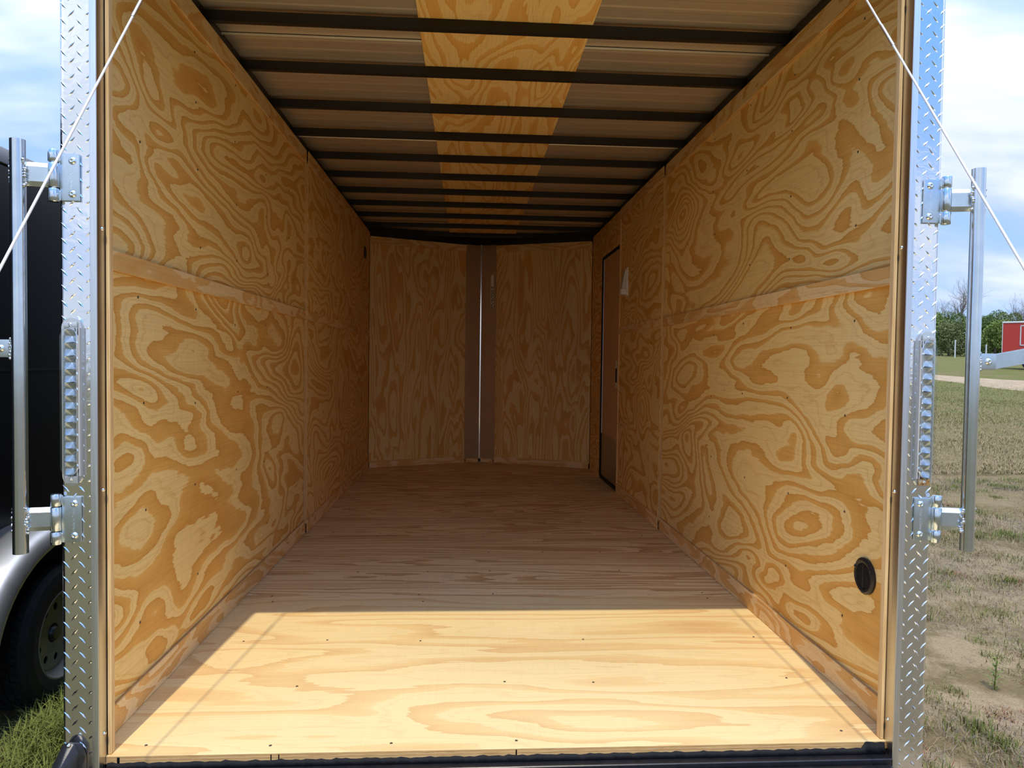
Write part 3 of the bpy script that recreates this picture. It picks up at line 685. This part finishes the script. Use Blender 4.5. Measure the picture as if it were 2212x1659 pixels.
bmesh.ops.bevel(bm, geom=bm.edges[:], offset=0.0025, segments=2, affect='EDGES', profile=0.6)
attach(done(bm, 'housing', BLKPL, None, None, None, True), ll)
o = link('screw', ME_BOLT, None, None, (-1.172, -0.0585, 0.0635), (PI / 2 - 0.6, 0, 0)); o.scale = (0.5,) * 3; attach(o, ll)
bm = bmesh.new(); box_bm(bm, -0.014, 0.014, -0.004, 0.004, -0.016, 0.016); bmesh.ops.bevel(bm, geom=bm.edges[:], offset=0.002, segments=2, affect='EDGES')
attach(done(bm, 'clear_window', CLEARPL, None, (-1.184, -0.104, -0.012), (0.4, 0, -0.2)), ll)

# ------------------------------------------------------------------ round vents
ME_BOLTB = ME_BOLT.copy(); ME_BOLTB.materials.clear(); ME_BOLTB.materials.append(BLKPL)
def disc_with_slots(r, th):
    """round cover with a recessed field of slats"""
    bm = bmesh.new(); lathe_bm(bm, [(0, 0.002), (r * .68, 0.002), (r * .70, 0.010), (r * .86, 0.012), (r, 0.007), (r, 0.0)], 40, 'x'); return bm
def vent(s, y, z, r, label):
    root = empty('round_vent', (s * 1.150, y, z), label, 'vent')
    bm = disc_with_slots(r, 0.012)
    o = done(bm, 'cover_ring', BLKPL, None, (0, 0, 0), (0, 0, PI if s > 0 else 0), True); o.parent = root
    k = -4
    nsl = 11
    for k in range(nsl):
        t = (k - (nsl - 1) / 2) / (nsl / 2) * r * .64; w = math.sqrt(max((r * .66) ** 2 - t * t, 1e-6))
        bm = bmesh.new(); q = 0.0016
        box_bm(bm, 0.004, 0.0095, -w, w, -q, q)
        o = done(bm, 'slat', BLKPL, None, (0, -t * math.sin(0.45), t * math.cos(0.45)), (0.45 if s < 0 else -0.45, 0, PI if s > 0 else 0)); o.parent = root
    bm = bmesh.new(); box_bm(bm, 0.005, 0.0105, -0.003, 0.003, -r * .66, r * .66); o = done(bm, 'centre_rib', BLKPL, None, (0, 0, 0), (0, 0, PI if s > 0 else 0)); o.parent = root
    for a in (0.45, 2.55, 4.65):
        o = link('screw', ME_BOLTB, None, None, (-s * 0.0118, r * .84 * math.cos(a), r * .84 * math.sin(a)), (0, -s * PI / 2, 0)); o.scale = (0.55,) * 3; o.parent = root
    return root
vent(1, 0.205, 0.425, 0.058, 'round black slatted vent low on the wall near the opening')
v2 = vent(-1, 5.01, 2.13, 0.060, 'small dark round vent high in the far corner of the plain wall')
v2.location.x = -1.136

# wall light by the door
wlgt = empty('wall_light', (1.136, 3.71, 1.63), 'small white plastic light fixture on the wall beside the door', 'light')
attach(box('base_plate', 1.124, 1.136, 3.665, 3.755, 1.635, 1.86, WHITEPL, None, 0.003, seg=2), wlgt)
v = [(x, y, z) for y in (3.672, 3.748) for x, z in ((1.124, 1.845), (1.112, 1.845), (1.086, 1.70), (1.086, 1.69), (1.124, 1.69))]
f = [tuple(range(5)), tuple(range(9, 4, -1))] + [(k, k + 5, (k + 1) % 5 + 5, (k + 1) % 5) for k in range(5)]
attach(raw('lens_cover', v, f, GREYLENS), wlgt)
attach(box('switch_foot', 1.080, 1.124, 3.674, 3.746, 1.645, 1.689, WHITEPL, None, 0.004, seg=2), wlgt)

# ------------------------------------------------------------------ ground
def zg(y): return -0.58 + 0.0434 * max(0.0, min(y, 110.0) - 3.0)
xs = np.concatenate([np.linspace(-120, -8, 12), np.linspace(-6, 14, 60), np.linspace(16, 160, 30)]); ysg = np.concatenate([np.linspace(-120, -6, 12), np.linspace(-5, 14, 60), np.linspace(15, 170, 40)])
v = []; f = []
for yy in ysg:
    for xx in xs:
        near = 1.0 if (-4 < xx < 12 and -3 < yy < 14) else 0.0
        v.append((xx, yy, zg(yy) + near * 0.016 * (math.sin(xx * 2.3 + yy * 1.1) + math.sin(yy * 3.1 - xx * 1.7)) * (0 if abs(xx) < 1.3 else 1) - 0.012))
nx = len(xs)
for j in range(len(ysg) - 1):
    for i in range(nx - 1): f.append((j * nx + i, j * nx + i + 1, (j + 1) * nx + i + 1, (j + 1) * nx + i))
gnd = raw('ground', v, f, GROUND, None, True); tag(gnd, 'dry sandy field with patchy grass around the trailer', 'ground', kind='structure')
# sand track across the field
far_e = [(0, 45), (10, 41.0), (18, 37.4), (24.0, 34.0), (24.6, 31.8), (25.3, 30.4), (26.5, 29.2), (31, 27.0), (45, 21)]
near_e = [(0, 43.5), (9.5, 39.2), (16.5, 34.6), (20.8, 29.4), (20.2, 26.0), (19.6, 23.9), (19.6, 21.6), (24, 16.5), (38, 9)]
v = []; f = []; NT_ = 9
for k in range(len(far_e) - 1):
    for q in range(8):
        t = q / 8; A_ = Vector(far_e[k]).lerp(Vector(far_e[k + 1]), t); B_ = Vector(near_e[k]).lerp(Vector(near_e[k + 1]), t)
        A_ = A_ + Vector((0, random.uniform(-.1, .1))); B_ = B_ + Vector((0, random.uniform(-.1, .1)))
        for i in range(NT_):
            P2 = A_.lerp(B_, i / (NT_ - 1)); e_ = abs(i / (NT_ - 1) * 2 - 1); v.append((P2.x, P2.y, zg(P2.y) + 0.02 - 0.06 * e_ ** 4))
nr_ = len(v) // NT_
for k in range(nr_ - 1):
    for i in range(NT_ - 1): f.append((NT_ * k + i, NT_ * k + i + 1, NT_ * (k + 1) + i + 1, NT_ * (k + 1) + i))
trk = raw('sand_path', v, f, SANDT, None, True); tag(trk, 'pale sandy track crossing the green field', 'track', kind='structure')

# grass blades
def blade_arrays(xy, h, w, lean, lay):
    n = len(xy); a = rng.uniform(0, 2 * PI, n); hh = h * rng.uniform(0.45, 1.25, n); ww = w * rng.uniform(0.6, 1.3, n)
    le = lean * rng.uniform(0.2, 1.6, n); da = np.stack([np.cos(a), np.sin(a)], 1); pa = np.stack([-np.sin(a), np.cos(a)], 1)
    z0 = -0.592 + 0.0434 * np.clip(xy[:, 1] - 3, 0, None)
    V_ = np.zeros((n, 5, 3)); f1 = hh * (1 - lay)
    V_[:, 0, :2] = xy - pa * ww[:, None] / 2; V_[:, 1, :2] = xy + pa * ww[:, None] / 2; V_[:, 0, 2] = V_[:, 1, 2] = z0
    m = xy + da * (hh * le * 0.38)[:, None]
    V_[:, 2, :2] = m - pa * ww[:, None] * .38; V_[:, 3, :2] = m + pa * ww[:, None] * .38; V_[:, 2, 2] = V_[:, 3, 2] = z0 + f1 * 0.6 + 0.006
    V_[:, 4, :2] = xy + da * (hh * le)[:, None]; V_[:, 4, 2] = z0 + f1 * (1 - 0.25 * le).clip(0.15, 1) + 0.006
    return V_
def grass(name, label, kinds):
    """one stand of grass; kinds: (xy, height, width, material, lean, flattening)"""
    arrs = [blade_arrays(k[0], k[1], k[2], k[4], k[5]) for k in kinds]; mi = np.concatenate([np.full(len(k[0]), i) for i, k in enumerate(kinds)]).astype(np.int32)
    V_ = np.concatenate(arrs); n = len(V_)
    me = bpy.data.meshes.new(name); idx = np.arange(n)[:, None] * 5
    q = (idx + np.array([[0, 1, 3, 2]])).astype(np.int32); t = (idx + np.array([[2, 3, 4]])).astype(np.int32)
    me.vertices.add(n * 5); me.vertices.foreach_set('co', V_.reshape(-1)); lp = np.concatenate([q.reshape(-1), t.reshape(-1)])
    me.loops.add(len(lp)); me.loops.foreach_set('vertex_index', lp)
    me.polygons.add(2 * n); me.polygons.foreach_set('loop_start', np.concatenate([np.arange(n) * 4, n * 4 + np.arange(n) * 3]).astype(np.int32))
    me.polygons.foreach_set('material_index', np.concatenate([mi, mi])); me.update(calc_edges=True); me.validate()
    return tag(link(name, me, [k[3] for k in kinds]), label, 'grass', kind='stuff')
def clumps(n, nc, x0, x1, y0, y1, sd):
    c = np.stack([rng.uniform(x0, x1, nc), rng.uniform(y0, y1, nc)], 1); k = rng.integers(0, nc, n); s_ = sd * rng.uniform(.4, 1.5, nc)
    p = c[k] + rng.normal(0, 1, (n, 2)) * s_[k][:, None]; return p
def keep(p):   # outside both trailers and the ramp
    ok = ~((np.abs(p[:, 0]) < 1.26) & (p[:, 1] > -2.4)) & ~((p[:, 0] < -2.30) & (p[:, 1] > -0.6)) & ~((p[:, 0] < -2.03) & (p[:, 1] > 1.02))
    ok &= (np.hypot(p[:, 0] - 2.62, p[:, 1] - 1.52) > 0.20) & (p[:, 1] < 7.3); return p[ok]
cat = np.concatenate
near = lambda n: np.stack([1.3 + rng.uniform(0, 1, n) ** 1.0 * 6.2, rng.uniform(-0.4, 7.5, n)], 1)
grass('dry_grass', 'patchy dry grass, green tufts and dead stems on the sandy ground', [
    (keep(cat([clumps(60000, 420, 1.3, 7.5, -0.5, 7.5, .18), near(14000)])), 0.05, 0.0030, DRY, 1.2, 0.35),
    (keep(clumps(40000, 420, 1.35, 7.5, -0.2, 7.2, .075)), 0.05, 0.0036, GREEN, 0.7, 0.0),
    (keep(cat([clumps(30000, 260, 1.3, 7.5, -0.5, 7.2, .20), near(12000)])), 0.085, 0.0020, DEAD, 2.2, 0.80),
    (keep(clumps(4000, 34, 1.5, 6, .2, 6, .07)), 0.035, 0.004, RUSSET, 1.0, 0.3)])
n_ = 170000; fy = 7.6 + rng.uniform(0, 1, n_) ** 1.5 * 20; fx = (fy + 2) * rng.uniform(0.28, 0.95, n_)
far = np.stack([fx, fy], 1)
cl2 = rng.uniform(0, 1, n_) < 0.35 + 0.65 * (0.5 + 0.5 * np.sin(fx * 1.3 + 2 * np.sin(fy * .7))) * (0.5 + 0.5 * np.sin(fy * 1.1 + fx * .4)); far = far[cl2]
gsel = rng.uniform(0, 1, len(far)) < np.clip((far[:, 1] - 7) / 15, 0.12, 0.75)
grass('field_grass', 'straw and green grass covering the middle of the field', [(far[~gsel], 0.075, 0.006, DRY, 1.0, 0.3), (far[gsel], 0.07, 0.007, GREEN, 0.9, 0.3)])
lsh = np.stack([rng.uniform(-2.45, -1.3, 9000), rng.uniform(0.2, 2.4, 9000)], 1)
grass('lawn_grass', 'lush green grass with some straw between the two trailers', [
    (keep(cat([lsh, clumps(9000, 60, -2.4, -1.35, .4, 2.2, .11)])), 0.15, 0.0050, LAWN, 0.75, 0.0),
    (keep(np.stack([rng.uniform(-2.4, -1.3, 11000), rng.uniform(0.2, 2.2, 11000)], 1)), 0.12, 0.004, DRY, 1.4, 0.5)])

# one taller weed in the sand
wd = empty('weed', (2.62, 1.52, -0.59), 'single upright bright green weed in bare sand', 'weed')
v = []; f = []
for k in range(26):
    zb = 0.01 + 0.0062 * k; a = k * 2.4; ln = 0.055 * (1 - abs(k - 10) / 26); dx, dy = math.cos(a), math.sin(a); b0 = len(v); w = 0.005
    v += [(-dy * w * .3, dx * w * .3, zb), (dy * w * .3, -dx * w * .3, zb), (dx * ln * .5 + dy * w, dy * ln * .5 - dx * w, zb + .02), (dx * ln * .5 - dy * w, dy * ln * .5 + dx * w, zb + .02), (dx * ln, dy * ln, zb + .022)]
    f += [(b0, b0 + 1, b0 + 2, b0 + 3), (b0 + 3, b0 + 2, b0 + 4)]
raw('leaves', v, f, LEAF2, wd)
bm = bmesh.new(); cyl_bm(bm, (0, 0, 0), (0.01, 0, 0.19), 0.003, 0.0015, 6); done(bm, 'stem', GREEN, wd)

# ------------------------------------------------------------------ black trailer next to ours
bt = empty('black_trailer', (-3.4, 1.7, -0.58), 'glossy black enclosed trailer with a silver fender standing alongside', 'trailer')
attach(box('body', -4.4, -2.295, -0.9, 6.0, -0.16, 1.99, BLACKP, None, 0.03, seg=3), bt)
attach(box('roof_rail', -4.42, -2.285, -0.92, 6.02, 1.985, 2.058, GREYTR, None, 0.012, seg=2), bt)
attach(box('belt_trim', -2.297, -2.291, -0.9, 6.0, 1.02, 1.03, BLACKST), bt)
attach(box('floor_rail', -2.33, -2.285, -0.9, 6.0, -0.22, -0.15, BLACKST, None, 0.006), bt)
yc, zc = 1.56, -0.242
def fender():
    v = []; f = []; N = 30; prof = [(-2.31, 0.0, 0.0), (-2.20, 0.01, 0.0), (-2.10, 0.010, 0.0), (-2.06, -0.012, 0.0), (-2.043, -0.055, 0.0), (-2.047, -0.075, 0), (-2.055, -0.055, 0), (-2.075, -0.025, 0), (-2.11, -0.006, 0), (-2.31, -0.012, 0)]
    for k in range(N + 1):
        t = PI * (-0.03 + 1.06 * k / N); 
        for x, dr, _ in prof:
            a_, b_ = 0.60 + dr, 0.53 + dr; v.append((x, yc - a_ * math.cos(t), zc + b_ * math.sin(t)))
    m = len(prof)
    for k in range(N):
        for j in range(m): f.append((k * m + j, k * m + (j + 1) % m, (k + 1) * m + (j + 1) % m, (k + 1) * m + j))
    return raw('fender', v, f, FENDER, None, True)
attach(fender(), bt)
wh = empty('wheel', (-2.065, yc, zc)); wh.parent = bt; wh.matrix_parent_inverse = Matrix.Translation(-Vector(bt.location))
bm = bmesh.new(); W_ = 0.215
lathe_bm(bm, [(0.205, 0.0), (0.215, 0.004), (0.26, 0.010), (0.305, 0.004), (0.325, -0.012), (0.333, -0.03), (0.333, -W_ + .03), (0.325, -W_ + .012), (0.305, -W_), (0.215, -W_ + .006), (0.205, -W_ + .02)], 64, 'x', True)
# tread blocks
for i in range(54):
    for j in range(5):
        t = 2 * PI * (i + (j % 2) * 0.5) / 54; xx = -0.034 - j * 0.0365; c, s_ = math.cos(t), math.sin(t)
        vv = []
        for dx in (-0.014, 0.014):
            for dt in (-0.042, 0.042):
                for r_ in (0.330, 0.341): vv.append(bm.verts.new((xx + dx, r_ * math.cos(t + dt + dx * 1.5), r_ * math.sin(t + dt + dx * 1.5))))
        for q in ((0, 1, 3, 2), (4, 6, 7, 5), (0, 4, 5, 1), (2, 3, 7, 6), (0, 2, 6, 4), (1, 5, 7, 3)): bm.faces.new([vv[i_] for i_ in q])
o = done(bm, 'tyre', RUBBER, wh)
bm = bmesh.new()
lathe_bm(bm, [(0.207, -0.004), (0.212, 0.003), (0.205, 0.004), (0.195, -0.012), (0.185, -0.05), (0.165, -0.055)], 48, 'x')
o = done(bm, 'rim', RIMD, wh, None, None, True)
bm = bmesh.new(); eds = []
def ring(cx0, cy0, r, n):
    vv = [bm.verts.new((0, cx0 + r * math.cos(2 * PI * k / n), cy0 + r * math.sin(2 * PI * k / n))) for k in range(n)]
    return [bm.edges.new((vv[k], vv[(k + 1) % n])) for k in range(n)]
eds += ring(0, 0, 0.168, 48); eds += ring(0, 0, 0.045, 20)
for k in range(9): t = 2 * PI * k / 9; eds += ring(0.125 * math.cos(t), 0.125 * math.sin(t), 0.0185, 14)
bmesh.ops.triangle_fill(bm, edges=eds, use_beauty=True)
r_ = bmesh.ops.extrude_face_region(bm, geom=bm.faces[:]); bmesh.ops.translate(bm, vec=(-0.006, 0, 0), verts=[q for q in r_['geom'] if isinstance(q, bmesh.types.BMVert)])
done(bm, 'wheel_disc', RIMD, wh, (-0.05, 0, 0))
bm = bmesh.new(); lathe_bm(bm, [(0, 0.02), (0.03, 0.018), (0.042, 0.0), (0.045, -0.05)], 24, 'x'); done(bm, 'hub_cap', BLACKST, wh, (-0.05, 0, 0), None, True)
attach(box('inner_fender', -2.294, -2.285, 0.95, 2.2, -0.4, 0.24, BLACKST), bt)

# ------------------------------------------------------------------ red trailer far off
rt = empty('red_trailer', (36.2, 42, zg(42)), 'bright red enclosed trailer with a pale window frame far across the field', 'trailer')
z0 = 1.92; z1 = 3.93; bx0, bx1, by0, by1 = 33.22, 39.5, 41.0, 43.3
attach(box('body', bx0, bx1, by0, by1, z0, z1, REDP, None, 0.03), rt)
attach(box('roof_rail', bx0 - .03, bx1 + .03, by0 - .03, by1 + .03, z1 - 0.01, z1 + 0.09, WHITETR, None, 0.02), rt)
attach(box('corner_trim', bx0 - 0.02, bx0 + 0.02, by0 - 0.02, by0 + 0.02, z0, z1, WHITETR), rt)
bm = bmesh.new()
for a in ((34.12, 36.6, 3.72, 3.78), (34.12, 36.6, 2.52, 2.58), (34.12, 34.18, 2.52, 3.78), (36.54, 36.6, 2.52, 3.78)): box_bm(bm, a[0], a[1], by0 - 0.03, by0 + 0.01, a[2], a[3])
attach(done(bm, 'window_frame', WHITETR), rt)
attach(box('window_hatch', 34.18, 36.54, by0 - 0.012, by0 + 0.01, 2.58, 3.72, REDP), rt)
bm = bmesh.new()
attach(box('marker_lamp', 34.72, 34.84, by0 - .04, by0, 2.66, 2.72, WHITETR, None, .01), rt)
def wheel_small(x):
    bm = bmesh.new(); lathe_bm(bm, [(0, 0.0), (0.2, 0.0), (0.22, -0.02), (0.33, -0.01), (0.345, 0.05), (0.345, 0.2), (0.3, 0.23)], 28, 'y')
    o = attach(done(bm, 'wheel', RUBBER, None, (x, by0 + 0.0, zg(41) + 0.345), None, True), rt)
    bm = bmesh.new(); lathe_bm(bm, [(0, -0.02), (0.05, -0.03), (0.19, -0.012), (0.21, -0.026), (0.215, 0)], 24, 'y'); q = done(bm, 'hub', WHITETR, o, (0, 0, 0), None, True)
wheel_small(34.6); wheel_small(35.4)
attach(box('underframe', bx0 + .2, bx1 - .2, by0 + .35, by1 - .2, z0 - .35, z0, BLACKST), rt)

# turn the trailer broadside to the viewer about its near corner
RM = Matrix.Translation((bx0, by0, 0)) @ Matrix.Rotation(math.radians(-43), 4, 'Z') @ Matrix.Translation((-bx0, -by0, 0))
rt.matrix_world = RM @ Matrix.Translation(rt.location)

# ------------------------------------------------------------------ trees
def branches(bm, p, d, ln, r, depth, rnd, up=0.15, nmin=2):
    segs = 3
    for k in range(segs):
        d2 = (d + Vector((rnd.uniform(-1, 1), rnd.uniform(-1, 1), rnd.uniform(-.6, 1) * 1.0)) * 0.16 + Vector((0, 0, up * 0.2))).normalized()
        q = p + d2 * ln / segs; r2 = r * 0.86; cyl_bm(bm, p, q, r, r2, 5 if depth > 1 else 3, False); p, d, r = q, d2, r2
        if depth > 0 and (k > 0 or depth < 4):
            for _ in range(rnd.choice((1, 2)) if depth > 1 else 2):
                ax = Vector((rnd.uniform(-1, 1), rnd.uniform(-1, 1), rnd.uniform(-.2, .7))).normalized()
                branches(bm, p.copy(), (d * 0.55 + ax * 0.85).normalized(), ln * rnd.uniform(.52, .72), r * 0.58, depth - 1, rnd, up)
def bare_tree(loc, h, lean, seed, label):
    rnd = random.Random(seed); root = empty('bare_tree', loc, label, 'tree', 'bare trees at the edge of the field')
    bm = bmesh.new(); p = Vector((0, 0, -0.3)); d = Vector((lean, 0, 1)).normalized(); tips = []; r = h * 0.017
    for k in range(5):
        q = p + d * h * 0.11; cyl_bm(bm, p, q, r, r * .9, 8, False); p = q; r *= .9; d = (d + Vector((rnd.uniform(-.12, .12), rnd.uniform(-.12, .12), 0.1))).normalized(); tips.append((p.copy(), d.copy(), r))
    done(bm, 'trunk', BARK, root, None, None, True)
    bm = bmesh.new()
    for p, d, r in tips[2:]:
        for _ in range(3 if p is not tips[-1][0] else 5):
            ax = Vector((rnd.uniform(-1, 1), rnd.uniform(-.6, .6), rnd.uniform(0.1, .9))).normalized()
            branches(bm, p.copy(), (d * .5 + ax * .8).normalized(), h * rnd.uniform(.2, .3), r * .55, 3, rnd)
    done(bm, 'branches', BARK, root)
def green_tree(loc, w, h, mat, seed, label, nl=2600, ls=0.26):
    g_ = np.random.default_rng(seed); root = empty('green_tree', loc, label, 'tree', 'leafy trees along the far edge of the field')
    bm = bmesh.new(); cyl_bm(bm, (0, 0, -.3), (w * .05, 0, h * .6), h * .03, h * .018, 8); done(bm, 'trunk', BARK, root, None, None, True)
    nb = 16; c = np.stack([g_.uniform(-.42, .42, nb) * w, g_.uniform(-.35, .35, nb) * w, g_.uniform(.12, .82, nb) * h], 1); rad = g_.uniform(.16, .30, nb) * min(w, h) * np.array([1.25, 1.0])[(c[:, 2] > .6 * h).astype(int)]
    k = g_.integers(0, nb, nl); dv = g_.normal(0, 1, (nl, 3)); dv /= np.linalg.norm(dv, axis=1)[:, None]
    P0 = c[k] + dv * (rad[k] * g_.uniform(.55, 1.05, nl) ** .5)[:, None]; P0[:, 2] = np.maximum(P0[:, 2], .05)
    a = g_.normal(0, 1, (nl, 3)); a /= np.linalg.norm(a, axis=1)[:, None]; b = np.cross(a, g_.normal(0, 1, (nl, 3))); b /= np.linalg.norm(b, axis=1)[:, None]
    sz = ls * g_.uniform(.5, 1.2, nl)[:, None]
    Q = np.stack([P0 - a * sz, P0 + b * sz * .6, P0 + a * sz, P0 - b * sz * .6], 1).reshape(-1, 3)
    raw('crown', Q.tolist(), [(4 * i, 4 * i + 1, 4 * i + 2, 4 * i + 3) for i in range(nl)], mat, root)
Y = 72.0
def xat(u, yy): # column of the treeline by bearing
    return -0.125 + (yy + 1.992) * (0.0608 + (u - 1106) / 1547.26) / (1 - 0.0608 * (u - 1106) / 1547.26)
trees = [(1940, 70, 3.4, 4.4, LEAF1, 'dark leafy tree hidden behind the field side post'), (2046, 70, 3.4, 4.0, LEAF3, 'olive green tree between post and lock bar'), (2146, 70, 3.4, 4.4, LEAF2, 'bright green tree just beyond the lock bar'),
         (2246, 70, 3.4, 4.2, LEAF1, 'dark green tree behind the red trailer'), (1996, 76.5, 3.7, 5.0, LEAF2, 'tall green tree peeking past the post edge'), (2096, 76.5, 3.7, 4.7, LEAF1, 'dark green tree directly behind the lock bar'), (2196, 76.5, 3.7, 5.2, LEAF3, 'tallest leafy tree, above the red trailer'),
         (2300, 76.5, 3.8, 5.0, LEAF3, 'olive tree beyond the red trailer roof'), (2040, 84, 4.4, 5.2, LEAF1, 'rear dark tree behind the olive tree'), (2150, 84, 4.4, 5.6, LEAF1, 'rear dark tree behind the bright green tree')]
for i, (u, yy, w, h, m, lb) in enumerate(trees): green_tree((xat(u, yy), yy, zg(yy) - 0.1), w, h, m, 40 + i, lb, 10000, 0.10)
for u, yy, h, ln, sd, lb in ((2079, 93, 10.4, 0.0, 3, 'tall bare tree with a wide crown behind the lock bar'), (2060, 104, 8.4, -0.42, 5, 'leaning bare tree close to the post edge'), (2192, 94, 8.0, 0.22, 9, 'bare tree above the red trailer roof')):
    bare_tree((xat(u, yy), yy, zg(yy) - 0.1), h, ln, sd, lb)
for u, yy, h, lb in ((2061, 64, 1.7, 'thin white post before the trees beside the field side post'), (2128, 64, 1.3, 'grey fence post before the trees next to the lock bar')):
    x_ = xat(u, yy); o = box('fence_post', x_ - .05, x_ + .05, yy - .05, yy + .05, zg(yy) - .15, zg(yy) + h, WHITETR, None, 0.01); tag(o, lb, 'post')
    o['group'] = 'posts along the tree line'
